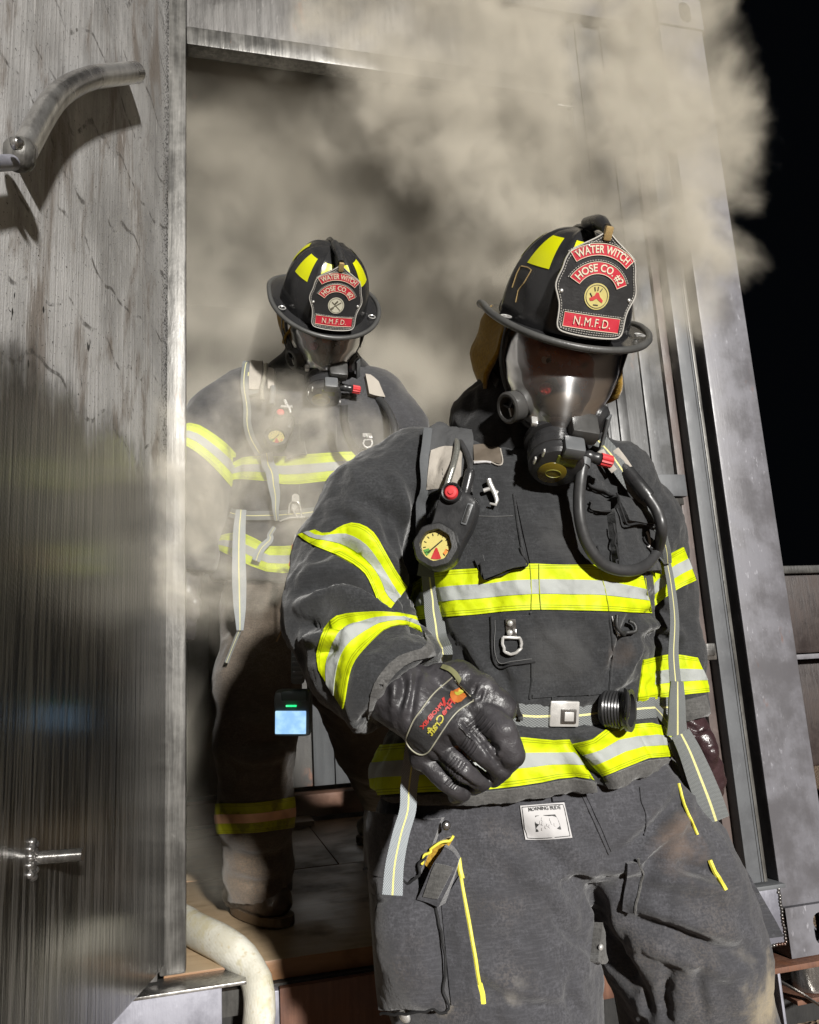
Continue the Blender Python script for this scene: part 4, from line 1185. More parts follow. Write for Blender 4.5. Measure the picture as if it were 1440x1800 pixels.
    for k in range(3):
        bm = bmesh.new(); bbox_bm(bm, (.009, 0, .010), (.016, .004, .010), None, .001)
        for v in bm.verts: v.co = M @ vp @ Matrix.Rotation(k*2.094+.5, 4, 'Z') @ v.co
        bmobj('port_spoke', bm, M_CHROME if k == 1 else M_PLASTIC, pp)
    bp_ = frame((.064, .088, -.132), (.80, .60, -.10), (0, 0, 1))
    mesh('side_mount', *lathe_vf([(0, .012), (.018, .012), (.024, .006), (.025, -.010), (0, -.010)], 28, M @ bp_), M_PLASTIC, top, True).data.set_sharp_from_angle(angle=R_(35))
    bm = bmesh.new(); bbox_bm(bm, (-.022, .006, .015), (.062, .016, .004), None, .0015)
    for v in bm.verts: v.co = M @ bp_ @ Matrix.Rotation(R_(-20), 4, 'Z') @ v.co
    bmobj('mount_arm', bm, M_GREYPL, top, angle=35)
    # red bypass knob
    kn = frame((.046, .142, -.176), (.97, .05, -.12), (0, 0, 1))
    mesh('knob_collar', *lathe_vf([(0, .016), (.009, .016), (.0095, .010), (.008, .006), (.0095, .002), (.0095, -.014), (0, -.014)], 20, M @ kn), M_PLASTIC, top, True)
    V, F = lathe_vf([(0, .036), (.009, .036), (.0105, .034), (.0105, .017), (0, .017)], 24, Matrix.Identity(4))
    V = [((v[0]*(1.0 if (k % 2) else .88)), v[1]*(1.0 if (k % 2) else .88), v[2]) for k, v in enumerate(V)]
    mesh('bypass_knob', [tuple(M @ kn @ Vector(v)) for v in V], F, M_RED, top).data.set_sharp_from_angle(angle=R_(20))
    # head harness straps
    for s_, z in ((-1, -.03), (1, -.03), (-1, -.11), (1, -.11)):
        q = resample([(s_*.092, .03, z), (s_*.098, -.01, z+.01), (s_*.085, -.07, z+.03), (s_*.02, -.105, z+.04)], 16)
        V, F, UV = ribbon_vf([T(p) for p in q], [np.array(M.to_3x3() @ Vector((0, .1, 1)))]*16, .018, .0012)
        mesh('strap', V, F, M_RUBBER, top, True)
    return top
# ------------------------------------------------------------------ front firefighter
HL = {}   # shared shapes
Rh = np.array([math.cos(R_(15)), -math.sin(R_(15)), 0]); Fh = np.array([math.sin(R_(15)), math.cos(R_(15)), 0]); Zv = np.array([0, 0, 1.0])
man = empty('person', 'firefighter stepping out in front, gloved right fist held across the belly', 'person', tuple(P(960, 2150, 1.40)*np.array([1, 1, 0])+np.array([0, 0, GZ])), 'firefighters in turnout gear')
tw = Rh*math.cos(R_(14))+Fh*math.sin(R_(14)); td = Fh*math.cos(R_(14))-Rh*math.sin(R_(14))
def row(py, cx, hw, hd, d): return (P(cx, py, d), hw*d/FPX, hd)
def pc(*a): return [P(*q) for q in a]
def pr_(d, *r): return [x*d/FPX for x in r]
# -- coat: torso 0, right arm (image left) 1, left arm (image right) 2, skirt 3
fc = Field((-0.15+0.2, -1.35, -0.05), (1.15, -0.1, 1.45), 0.0055)
C_ROWS = [row(748, 915, 62, .060, 1.50), row(775, 925, 118, .080, 1.50), row(805, 930, 182, .098, 1.49), row(850, 928, 206, .125, 1.48), row(950, 930, 206, .150, 1.47), row(1050, 935, 207, .160, 1.46),
          row(1150, 938, 206, .155, 1.45), row(1235, 930, 216, .148, 1.45)]
fc.loft(C_ROWS, tw, td, 0.03, 0)
S_ROWS = [row(1225, 928, 220, .150, 1.45), row(1275, 922, 236, .156, 1.45), row(1330, 920, 262, .178, 1.45), row(1420, 922, 275, .19, 1.45)]
fc.loft(S_ROWS, tw, td, 0.012, 3)
ARM_R = pc((735, 838, 1.47), (668, 900, 1.45), (622, 985, 1.42), (604, 1075, 1.36), (640, 1150, 1.28), (690, 1205, 1.215), (735, 1250, 1.165))
fc.chain(ARM_R, [.086, .098, .098, .096, .088, .079, .074], 0.03, 1)
ARM_L = pc((1075, 850, 1.50), (1115, 935, 1.53), (1140, 1040, 1.55), (1165, 1150, 1.53), (1185, 1245, 1.50), (1188, 1262, 1.495))
fc.chain(ARM_L, [.078, .085, .080, .068, .056, .054], 0.025, 2)
# hem cut
hm = [P(655, 1408, 1.31), P(1070, 1388, 1.262), P(1195, 1333, 1.42)]
hn = np.cross(hm[1]-hm[0], hm[2]-hm[0]); hn /= np.linalg.norm(hn); hn = -hn if hn[2] > 0 else hn
fc.cut(hm[0], hn)
def chop(fld, c, prev, grp):
    n = (np.array(c)-np.array(prev)); fld.cut(c, n, grp)
chop(fc, P(706, 1210, 1.205), P(652, 1152, 1.235), 1)
chop(fc, P(1187, 1262, 1.495), P(1170, 1170, 1.525), 2)
coat = Surf(*fc.nets()); coat.V = relax(coat.V, coat.F, 2); coat.refresh()
coat.wrinkle(0.0058, 10, 3.1, (1, 1, 0.6)); coat.wrinkle(0.0022, 26, 8.7)
E_FOLDS = [
    # right arm (image left)
    ([(560, 985), (600, 960), (660, 1000)], .012, -0.0102),
    ([(520, 1040), (575, 1022), (640, 1040), (690, 1075)], .016, -0.0238), ([(530, 1062), (590, 1050), (650, 1065), (700, 1100)], .016, 0.0170),
    ([(522, 1100), (580, 1098), (650, 1085)], .014, -0.0136), ([(535, 1125), (590, 1122), (640, 1100)], .014, 0.0136),
    ([(548, 1150), (580, 1140), (610, 1105)], .012, -0.0136),
    ([(700, 1050), (720, 1085), (735, 1115)], .014, -0.0272),
    ([(645, 880), (700, 920), (712, 990)], .016, -0.0136), ([(620, 900), (655, 960), (700, 1010)], .018, 0.0119), ([(690, 830), (715, 900), (718, 960)], .014, 0.0102),
    ([(672, 905), (690, 960)], .01, -0.0085), ([(600, 905), (640, 925)], .012, -0.0085),
    ([(740, 880), (735, 960), (725, 1040)], .022, -0.0374),
    # torso
    ([(760, 1010), (775, 1100), (800, 1180)], .016, -.007), ([(800, 1130), (830, 1180), (870, 1230)], .014, -.009), ([(830, 1150), (860, 1195), (900, 1235)], .014, .007),
    ([(880, 1175), (900, 1230)], .010, -.006), ([(1075, 1180), (1095, 1130), (1110, 1080)], .012, -.010), ([(1085, 1200), (1110, 1160), (1130, 1120)], .014, .010), ([(1080, 1225), (1120, 1205)], .010, -.010),
    ([(960, 1090), (1010, 1150), (1040, 1200)], .02, .004), ([(990, 890), (1010, 950)], .014, .004),
    # belt cinch
    ([(880, 1252), (960, 1262), (1080, 1255), (1180, 1240)], .020, -.012), ([(640, 1268), (720, 1268), (800, 1262), (880, 1255)], .020, -.012),
    ([(905, 1290), (980, 1298), (1070, 1290)], .012, .008),
    # skirt opening and flare
    ([(1000, 1300), (1035, 1345), (1068, 1392)], .010, -.022), ([(985, 1310), (1015, 1350), (1045, 1392)], .012, .008), ([(1035, 1315), (1070, 1350), (1100, 1380)], .014, .006),
    ([(1120, 1280), (1145, 1320), (1160, 1350)], .012, -.008), ([(745, 1290), (750, 1340), (760, 1400)], .016, -.008), ([(890, 1300), (900, 1350), (905, 1395)], .014, .006),
    # left arm (image right)
    ([(1130, 1080), (1160, 1075), (1195, 1085)], .010, -.008), ([(1125, 1100), (1160, 1100), (1200, 1115)], .010, .007), ([(1120, 1125), (1160, 1120), (1200, 1140)], .010, -.008),
    ([(1120, 900), (1160, 940)], .012, -.006), ([(1125, 1045), (1160, 1055)], .010, -.006),
]
coat.folds(E_FOLDS)
coat_o = coat.mesh('coat', M_COAT, man)
# -- trousers
fp = Field((0.05, -1.45, GZ+0.05), (1.25, -0.05, 0.60), 0.0065)
T_ROWS = [row(1330, 925, 235, .15, 1.46), row(1430, 940, 268, .170, 1.45), row(1500, 960, 285, .170, 1.44)]
fp.loft(T_ROWS, tw, td, 0.03, 0)
LEG_R = pc((812, 1470, 1.44), (855, 1590, 1.40), (862, 1700, 1.375), (872, 1800, 1.36), (885, 1960, 1.38), (905, 2150, 1.44), (915, 2215, 1.46))
fp.chain(LEG_R, [.150, .172, .172, .164, .140, .118, .118], 0.03, 1)
LEG_L = pc((1120, 1450, 1.44), (1165, 1560, 1.43), (1200, 1660, 1.43), (1225, 1780, 1.44), (1240, 1930, 1.50), (1230, 2090, 1.58), (1225, 2140, 1.60))
fp.chain(LEG_L, [.120, .138, .136, .126, .125, .110, .112], 0.03, 2)
fp.chain(pc((1035, 1478, 1.40), (1058, 1528, 1.41)), [.080, .065], .05, 0)
fp.cut(np.array([0, 0, GZ+0.10]), (0, 0, -1))
trou = Surf(*fp.nets()); trou.V = relax(trou.V, trou.F, 2); trou.refresh()
trou.wrinkle(0.0065, 8, 5.5, (1, 1, .6)); trou.wrinkle(0.0022, 24, 2.2)
trou.folds([
    ([(890, 1450), (960, 1500), (1030, 1580)], .022, -.009), ([(870, 1480), (950, 1540), (1020, 1620)], .022, .007), ([(960, 1590), (1000, 1640), (1040, 1670)], .012, -.007),
    ([(985, 1530), (1015, 1570), (1035, 1600)], .014, .006),
    ([(1200, 1400), (1160, 1450), (1105, 1500)], .014, -.016), ([(1215, 1425), (1165, 1475), (1115, 1510)], .014, .010), ([(1180, 1470), (1150, 1515), (1135, 1550)], .014, -.014),
    ([(1020, 1475), (1060, 1488), (1100, 1492)], .016, -.003), ([(1090, 1500), (1060, 1520), (1075, 1560)], .014, -.004),
    ([(1140, 1545), (1200, 1545), (1290, 1570)], .016, .012), ([(1150, 1525), (1210, 1528), (1280, 1548)], .014, -.010),
    ([(1110, 1615), (1180, 1640), (1260, 1672), (1325, 1680)], .016, -.016), ([(1120, 1590), (1200, 1615), (1290, 1650)], .022, .010), ([(1130, 1660), (1200, 1680), (1300, 1705)], .020, .010),
    ([(1180, 1700), (1170, 1745), (1175, 1795)], .010, -.008), ([(1235, 1690), (1228, 1730), (1240, 1790)], .010, -.007), ([(1130, 1740), (1140, 1770), (1135, 1800)], .012, -.008),
    ([(1045, 1560), (1052, 1600), (1050, 1660)], .016, -.020), ([(1060, 1640), (1090, 1690), (1120, 1750)], .03, -.022),
    ([(700, 1540), (720, 1600), (712, 1680)], .012, .005), ([(840, 1700), (900, 1740), (970, 1750)], .014, .006), ([(850, 1730), (920, 1765), (1000, 1770)], .012, -.006),
    ([(1015, 1710), (1000, 1750), (1030, 1790)], .012, -.006),
])
trou_o = trou.mesh('trousers', M_PANTS, man)
# -- body under the clothes: one continuous figure
def head_frame(o, yawd, pitd, rold):
    a, b, c = R_(yawd), R_(pitd), R_(rold)
    f0 = -Fh*math.cos(a)+Rh*math.sin(a); l0 = Rh*math.cos(a)+Fh*math.sin(a)       # facing, wearer's left
    f = f0*math.cos(b)-Zv*math.sin(b); u = f0*math.sin(b)+Zv*math.cos(b)
    x = l0*math.cos(c)+u*math.sin(c); u = u*math.cos(c)-l0*math.sin(c)
    m = Matrix.Identity(4)
    for i in range(3): m[i][0], m[i][1], m[i][2], m[i][3] = x[i], f[i], u[i], o[i]
    return m
HEADH = head_frame(P(990, 566, 1.36), 4.5, 37, -9) @ Matrix.Scale(.95, 4)
HEAD = HEADH @ Matrix.Translation((0, -.012, -.072))
def hp3(M, x, y, z): return np.array(M @ Vector((x, y, z)))
def body(name, HEAD, neck, tor, arms, legs, lo, hi, parent, tdir):
    fb = Field(lo, hi, 0.008)
    fb.chain([hp3(HEAD, 0, -.02, .06), hp3(HEAD, 0, -.015, .0)], [.088, .084], .02, 0)
    fb.chain([hp3(HEAD, 0, .02, .0), hp3(HEAD, 0, .045, -.085)], [.066, .045], .03, 0)
    fb.chain([hp3(HEAD, 0, .086, .02), hp3(HEAD, 0, .108, -.028)], [.011, .017], .012, 0)          # nose
    for s_ in (-1, 1):
        fb.chain([hp3(HEAD, s_*.087, -.01, .02), hp3(HEAD, s_*.089, -.012, -.03)], [.012, .010], .01, 0)   # ears
        fb.chain([hp3(HEAD, s_*.018, .092, .035), hp3(HEAD, s_*.05, .082, .033)], [.009, .008], .01, 0)      # brows
        fb.chain([hp3(HEAD, s_*.04, .055, -.03), hp3(HEAD, s_*.03, .06, -.05)], [.03, .026], .02, 0)           # cheeks
    fb.chain([hp3(HEAD, -.022, .086, -.066), hp3(HEAD, .022, .086, -.066)], [.009, .009], .008, 0)              # mouth
    fb.chain([hp3(HEAD, 0, -.02, -.03), neck], [.062, .066], .03, 0)
    fb.loft([(c, a*0.8, b*0.8) for c, a, b in tor], tdir[0], tdir[1], .03, 0)
    for ch, r in arms+legs: fb.chain(ch, np.array(r)*0.72, .03, 0)
    V, F, g_ = fb.nets(); sf = Surf(relax(V, F, 1), F, g_)
    return sf.mesh(name, M_SKIN, parent)
HANDW = pc((690, 1212, 1.20), (735, 1245, 1.165), (790, 1290, 1.15), (850, 1330, 1.15))
HANDL = pc((1188, 1262, 1.495), (1215, 1310, 1.49), (1235, 1350, 1.49), (1245, 1390, 1.49))
body_o = body('body', HEAD, P(925, 800, 1.50), C_ROWS[1:]+S_ROWS[1:3]+T_ROWS[1:], [(ARM_R[:6]+HANDW[1:], [.086, .09, .085, .08, .07, .055, .038, .026, .018]), (ARM_L[:5]+HANDL[1:], [.07, .07, .065, .055, .040, .022, .020, .015])],
     [(LEG_R, [.14, .14, .14, .13, .11, .09, .09]), (LEG_L, [.10, .11, .11, .11, .10, .09, .09])], (0.05, -1.45, GZ+0.03), (1.3, -0.05, 1.65), man, (tw, td))
# ------------------------------------------------------------------ front firefighter: trim, gear
build_helmet(HEADH, 'black leather fire helmet on the front firefighter with a large red lettered shield', 'fire helmets', 'red')
build_mask(HEADH, 'clear visored breathing mask of the front firefighter with a red knob', 'breathing masks')
G_T, G_RA, G_LA, G_SK = 0, 1, 2, 3
def band(sf, top, bot, grp, parent, n=14, off=.0028, fr=(.345, .655), limemat=None, silv=None, both=False):
    top = np.array(top, float); bot = np.array(bot, float)
    N = max(len(top), len(bot))*4
    tp, bt = resample(top, N), resample(bot, N)
    b = sf.lay('reflective_band', tp, bt, limemat or M_LIME, parent, off, n, grp, both)
    sf.lay('silver_strip', tp+(bt-tp)*fr[0], tp+(bt-tp)*fr[1], silv or M_SILVER, parent, off+.0012, n, grp, both, thick=.0014)
    return b
# sleeves
band(coat, [(555, 932), (575, 939), (600, 926), (625, 920), (653, 934), (674, 966), (698, 1008), (714, 1032)], [(525, 940), (548, 957), (596, 979), (637, 1005), (656, 1036), (664, 1058), (672, 1070), (682, 1078)], [G_RA], coat_o, 16, both=True)
band(coat, [(730, 1085), (700, 1079), (666, 1076), (628, 1076), (593, 1082), (575, 1100), (564, 1123), (558, 1151), (562, 1178)], [(742, 1112), (714, 1099), (690, 1102), (672, 1110), (634, 1148), (619, 1172), (612, 1199), (608, 1225), (604, 1245)], [G_RA], coat_o, 16, both=True)
band(coat, [(1131, 1018), (1150, 1000), (1172, 978), (1200, 962)], [(1142, 1070), (1165, 1053), (1193, 1034), (1222, 1020)], None, coat_o, 8)
band(coat, [(1130, 1160), (1179, 1150), (1225, 1156)], [(1120, 1233), (1170, 1226), (1250, 1216)], None, coat_o, 8)
# chest
band(coat, [(690, 1050), (712, 1032), (745, 1014), (773, 1004), (843, 999), (929, 991), (1049, 993), (1129, 1013)], [(690, 1100), (708, 1095), (744, 1088), (779, 1084), (836, 1080), (929, 1072), (1069, 1074), (1144, 1078)], None, coat_o, 16)
# skirt
band(coat, [(620, 1318), (650, 1313), (700, 1308), (830, 1299), (914, 1296), (965, 1301), (1000, 1300)], [(615, 1402), (645, 1398), (700, 1394), (790, 1390), (865, 1386), (949, 1375), (1004, 1364), (1043, 1370)], [G_SK, G_T], coat_o, 14)
band(coat, [(1005, 1308), (1042, 1299), (1068, 1280), (1096, 1276), (1147, 1272), (1185, 1285), (1215, 1290)], [(1059, 1364), (1085, 1354), (1115, 1342), (1138, 1333), (1165, 1330), (1192, 1327), (1222, 1322)], [G_SK, G_T], coat_o, 12)
# cuff and hem bindings
coat.lay('cuff', [(745, 1110), (752, 1135), (700, 1155), (665, 1190), (650, 1225), (645, 1262)], [(752, 1142), (765, 1150), (715, 1166), (682, 1198), (668, 1232), (662, 1275)], M_CUFF, coat_o, .0035, 10, [G_RA], True)
coat.lay('cuff', [(1140, 1238), (1180, 1236), (1240, 1222)], [(1140, 1268), (1190, 1270), (1250, 1262)], M_CUFF, coat_o, .0025, 6, [G_LA], True)
coat.lay('hem', [(640, 1402), (700, 1398), (790, 1394), (865, 1390), (949, 1379), (1004, 1368), (1044, 1374)], [(640, 1415), (700, 1412), (790, 1412), (865, 1412), (949, 1400), (1010, 1392), (1062, 1390)], M_CUFF, coat_o, .004, 12, [G_SK])
coat.lay('hem', [(1060, 1367), (1085, 1357), (1115, 1345), (1138, 1337), (1192, 1331)], [(1075, 1392), (1100, 1380), (1130, 1366), (1150, 1354), (1196, 1342)], M_CUFF, coat_o, .004, 8, [G_SK])
# front closure seams, pocket flaps, patches
M_SEAM = simple('seam_thread', (0.10, 0.10, 0.10), 0.8)
for pl in ([(903, 868), (912, 930), (923, 989)], [(933, 1076), (938, 1130), (938, 1172), (931, 1228)], [(1051, 960), (1056, 990)], [(1070, 1080), (1077, 1144), (1070, 1222)]):
    coat.cord('seam', pl, .0022, M_COAT, coat_o, .0015)
for pl in ([(834, 907), (870, 908), (902, 907)], [(951, 1000), (957, 1070)], [(937, 1090), (950, 1160), (948, 1225)], [(912, 880), (932, 990)], [(951, 990), (958, 1072)], [(1055, 1080), (1063, 1150), (1057, 1222)]):
    coat.cord('stitch_line', pl, .0007, M_SEAM, coat_o, .0008)
coat.lay('placket', [(905, 870), (950, 872), (1000, 874), (1040, 878)], [(931, 990), (970, 992), (1010, 993), (1048, 992)], M_COAT, coat_o, .003, 6, [0])
coat.lay('placket', [(934, 1076), (980, 1076), (1020, 1077), (1068, 1078)], [(933, 1228), (980, 1234), (1030, 1234), (1068, 1226)], M_COAT, coat_o, .003, 6, [0])
coat.lay('pocket_flap', [(847, 989), (880, 977), (915, 964)], [(851, 1017), (874, 1008), (921, 996)], M_COAT, coat_o, .009, 6, [0], lift=lambda u, v: .012*(1-v)*(1-v))
coat.lay('pocket_flap', [(836, 984), (848, 978), (850, 976)], [(846, 1010), (852, 1004), (856, 1000)], M_COAT, coat_o, .006, 3, [0])
coat.lay('ring_patch', [(865, 1084), (900, 1083), (937, 1081)], [(870, 1167), (905, 1165), (939, 1163)], M_COAT, coat_o, .0035, 5, [0])
coat.cord('stitch_line', [(870, 1090), (873, 1160), (905, 1160), (933, 1157)], .0007, M_SEAM, coat_o, .0045)
coat.lay('radio_pocket', [(1066, 900), (1100, 905), (1140, 912)], [(1078, 1000), (1110, 1004), (1150, 1006)], M_COAT, coat_o, .018, 5, [0, 2])
coat.lay('pocket_flap', [(1065, 880), (1095, 884), (1128, 893)], [(1080, 922), (1110, 927), (1147, 931)], M_COAT, coat_o, .026, 6, [0, 2], lift=lambda u, v: .008*(1-v))
coat.lay('pocket_flap', [(1034, 842), (1055, 850), (1078, 858)], [(1036, 858), (1056, 866), (1080, 876)], M_COAT, coat_o, .010, 5, [0, 2])
coat.lay('pocket_flap', [(1036, 882), (1050, 882), (1066, 886)], [(1037, 896), (1052, 900), (1066, 903)], M_COAT, coat_o, .010, 5, [0, 2])
lab = coat.lay('collar_label', [(832, 784), (858, 782), (880, 790)], [(834, 812), (856, 812), (882, 818)], simple('label_brown', (0.10, 0.08, 0.06), 0.7), coat_o, .003, 4, [0])
coat.cord('label_edge', [(833, 813), (856, 813), (882, 819), (880, 791)], .0012, M_BEIGE, coat_o, .003)
coat.cord('label_edge', [(834, 816), (850, 815), (862, 816)], .0022, M_WHITE, coat_o, .004)
def dring(cx, cy, r, sf, parent, mat, tab, tabmat):
    nrm = sf.hit(cx, cy)[1]
    th = list(np.linspace(math.pi, 2*math.pi, 12))
    pts = [(cx-r*.8, cy-r*.75)] + [(cx+r*math.cos(t), cy-r*math.sin(t)) for t in th] + [(cx+r*.8, cy-r*.75)]
    q = [sf.hit(x, y)[0]+sf.hit(x, y)[1]*.010 for x, y in pts]
    outline_tube(resample(q, 30), .0026, mat, 'd_ring', parent, True, 7)
    sf.lay('ring_tab', [(cx-9, tab), (cx+7, tab)], [(cx-8, cy-r*.6), (cx+9, cy-r*.6)], tabmat, parent, .007, 3)
    for y in (tab+6, cy-r-4):
        p, n = sf.hit(cx-.5, y); mesh('rivet', *lathe_vf([(0, .0035), (.004, .003), (.0055, 0), (0, 0)], 12, frame(p+n*.0075, n, (1, 0, 0))), M_CHROME, parent, True)
dring(899, 1131, 15, coat, coat_o, M_CHROME, 1088, M_GALV)
dring(1104, 981, 13, coat, coat_o, M_CHROME, 942, M_COPPER)
# hook clip high on the chest
p, n = coat.hit(862, 868)
tube('hook', [coat.hit(*q)[0]+coat.hit(*q)[1]*.012 for q in ((860, 843), (862, 856), (868, 872), (872, 884), (868, 894), (862, 888))], [.0045, .005, .0045, .004, .003, .002], M_CHROME, coat_o, 8)
tube('hook_bar', [coat.hit(*q)[0]+coat.hit(*q)[1]*.010 for q in ((848, 866), (862, 862), (876, 870))], .004, M_CHROME, coat_o, 8)
# carabiner low on the wearer's left side
cb = [coat.hit(x, y)[0]+coat.hit(x, y)[1]*.012 for x, y in ((1076, 1082), (1078, 1098), (1086, 1112), (1100, 1116), (1110, 1112), (1111, 1100), (1100, 1088))]
tube('carabiner', resample(cb, 24), .0034, M_RUBBER, coat_o, 8)
coat.cord('clip_edge', [(1072, 1084), (1076, 1100), (1084, 1116)], .0012, M_CHROME, coat_o, .006)
M_FLAPSHADE = simple('flap_shade_black', (0.012, 0.012, 0.013), .9)  # near-black edge cords: shade at flaps and pockets put into colour
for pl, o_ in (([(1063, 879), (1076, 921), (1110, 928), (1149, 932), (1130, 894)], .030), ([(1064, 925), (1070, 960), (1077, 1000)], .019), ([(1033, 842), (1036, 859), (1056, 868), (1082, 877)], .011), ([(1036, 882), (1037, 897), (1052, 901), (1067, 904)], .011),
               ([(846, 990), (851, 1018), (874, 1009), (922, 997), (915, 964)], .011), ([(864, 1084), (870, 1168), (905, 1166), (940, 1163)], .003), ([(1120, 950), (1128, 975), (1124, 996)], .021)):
    coat.cord('flap_shade_cord', pl, .0019, M_FLAPSHADE, coat_o, o_, 30)
coat.cord('reflective_piping', [(1124, 940), (1127, 958), (1125, 968)], .0022, M_WHITE, coat_o, .021, 10)
coat.cord('reflective_piping', [(1128, 966), (1142, 970), (1156, 982)], .0016, M_GREYPL, coat_o, .021, 10)
M_BANDSEAM = simple('band_seam', (.34, .38, .01), .7)
for pl in ([(930, 992), (932, 1030), (934, 1072)], [(946, 992), (948, 1030), (950, 1073)], [(1052, 994), (1060, 1030), (1068, 1073)], [(1131, 1016), (1136, 1046), (1143, 1076)]):
    coat.cord('band_seam', pl, .0009, M_BANDSEAM, coat_o, .0042, 14)
# ---- hood and collar
fh = Field((0.45, -1.05, 0.95), (1.0, -0.4, 1.55), .006)
fh.chain([hp3(HEADH, 0, -.03, -.03), hp3(HEADH, 0, -.035, -.12)], [.098, .086], .02)
fh.chain([hp3(HEADH, 0, -.03, -.10), P(905, 760, 1.46)], [.080, .098], .04)
fh.chain([P(860, 745, 1.47), P(1000, 800, 1.46)], [.062, .055], .05)
fh.chain([P(835, 735, 1.48), P(850, 770, 1.46)], [.035, .04], .03)
V, F, g_ = fh.nets(); hood = Surf(relax(V, F, 2), F, g_); hood.wrinkle(.004, 16, 1.0)
# open the face of the hood
hood_o = hood.mesh('hood', M_HOOD, man)
bm = bmesh.new(); bm.from_mesh(hood_o.data); inv = HEADH.inverted()
kill = [v for v in bm.verts if (inv @ v.co).y > .035 and abs((inv @ v.co).x) < .085 and -.16 < (inv @ v.co).z < .02]
bmesh.ops.delete(bm, geom=kill, context='VERTS'); bm.to_mesh(hood_o.data); bm.free()
# ---- trousers trim
trou.lay('maker_label', [(914, 1416), (950, 1414), (991, 1411)], [(923, 1476), (960, 1475), (1005, 1472)], M_WHITE, trou_o, .003, 2, smoothpts=False)
def on_quad(q, u, v): 
    q = np.array(q, float); return (q[0]*(1-u)+q[1]*u)*(1-v)+(q[3]*(1-u)+q[2]*u)*v
LQ = [(914, 1416), (991, 1411), (1005, 1472), (923, 1476)]
def on_label(V2, F2, q, sf, off, name, mat, parent):
    pts = []
    for u, v in V2:
        x, y = on_quad(q, u, v); p, n = sf.hit(x, y); pts.append(p+n*off)
    return mesh(name, pts, F2, mat, parent)
tv, tf = text_vf('MORNING PRIDE', .16, .004); w = max(v[0] for v in tv)-min(v[0] for v in tv)
on_label([(.52+v[0]*.72/w, .14-v[1]*.95) for v in tv], tf, LQ, trou, .0038, 'lettering', M_INK, trou_o)
blk = [(.30, .32), (.74, .32), (.78, .50), (.80, .76), (.26, .76), (.27, .52)]
on_label(blk, [tuple(range(6))], LQ, trou, .0036, 'printed_picture', M_INK, trou_o)
for k in range(12):
    u0 = .32+rng.random()*.38; v0 = .36+rng.random()*.3
    on_label([(u0, v0), (u0+.025, v0+.02), (u0+.02, v0+.10), (u0-.01, v0+.07)], [(0, 1, 2, 3)], LQ, trou, .0042, 'printed_highlight', M_WHITE, trou_o)
fr_ = [(.04, .05), (.96, .05), (.96, .95), (.04, .95)]
q = []
for a, b in zip(fr_, fr_[1:]+fr_[:1]):
    for t in np.linspace(0, 1, 6, endpoint=False):
        x, y = on_quad(LQ, a[0]+(b[0]-a[0])*t, a[1]+(b[1]-a[1])*t); p, n = trou.hit(x, y); q.append(p+n*.0036)
outline_tube(q, .0006, M_INK, 'label_border', trou_o, True, 4)
for pl, r in (([(1020, 1392), (1045, 1445), (1070, 1502)], .0013), ([(1027, 1392), (1052, 1444), (1074, 1496)], .0009), ([(1125, 1384), (1128, 1410), (1136, 1432), (1133, 1470)], .0013),
              ([(777, 1584), (786, 1630), (792, 1672), (795, 1720), (793, 1768)], .0024)):
    trou.cord('seam', pl, r, M_PANTS, trou_o, .0015)
for pl, r in (([(808, 1526), (817, 1580), (827, 1628), (837, 1690), (848, 1760)], .0030), ([(806, 1508), (809, 1530), (813, 1545)], .0042), ([(843, 1728), (848, 1750), (849, 1764)], .0044), ([(1192, 1378), (1205, 1420), (1225, 1467)], .0026), ([(1247, 1512), (1260, 1540), (1274, 1565)], .0040)):
    trou.cord('yellow_piping', pl, r, M_YPIPE, trou_o, .002)
# cargo pocket on the wearer's right thigh
trou.lay('cargo_pocket', [(668, 1500), (700, 1520), (740, 1540), (777, 1584)], [(690, 1765), (725, 1762), (760, 1766), (793, 1766)], M_PANTS, trou_o, .026, 10, lift=lambda u, v: .036*math.sin(math.pi*min(1, max(0, u)))*math.sin(math.pi*min(1, max(0, v)))**.6)
trou.lay('cargo_pocket', [(779, 1586), (790, 1570), (808, 1540)], [(796, 1764), (820, 1766), (846, 1762)], M_PANTS, trou_o, .007, 6)
trou.lay('pocket_flap', [(668, 1430), (720, 1436), (760, 1440), (800, 1432)], [(668, 1520), (705, 1532), (745, 1536), (757, 1505)], M_PANTS, trou_o, .030, 8, lift=lambda u, v: .006*math.sin(6*u))
for pl, o_ in (([(778, 1586), (787, 1640), (792, 1690), (793, 1764)], .028), ([(692, 1766), (725, 1764), (760, 1767), (793, 1767)], .028), ([(670, 1521), (705, 1533), (745, 1537), (757, 1506)], .032)): trou.cord('flap_shade_cord', pl, .0022, M_FLAPSHADE, trou_o, o_, 30)  # dark cords again stand in for shade along the cargo pocket
trou.lay('flap_lining', [(752, 1512), (756, 1490), (772, 1478), (797, 1468)], [(765, 1530), (772, 1524), (782, 1500), (797, 1474)], M_MUSTARD, trou_o, .020, 6)
trou.cord('yellow_piping', [(750, 1510), (755, 1490), (772, 1476), (798, 1467)], .0022, M_YPIPE, trou_o, .030)
trou.lay('flap_tab', [(786, 1480), (800, 1490), (810, 1507)], [(757, 1571), (772, 1577), (786, 1586)], M_PANTS, trou_o, .040, 5)
trou.lay('hook_tape', [(778, 1514), (788, 1518), (800, 1524)], [(765, 1566), (774, 1569), (784, 1572)], M_CUFF, trou_o, .0425, 4)
p, n = trou.hit(780, 1447); mesh('snap', *lathe_vf([(0, .004), (.005, .0035), (.0075, 0), (0, -.002)], 18, frame(p+n*.034, n, (1, 0, 0))), M_GALV, trou_o, True)
trou.lay('snap_tab', [(1049, 1584), (1053, 1582), (1056, 1585)], [(1037, 1690), (1046, 1694), (1057, 1690)], M_CUFF, trou_o, .014, 3)
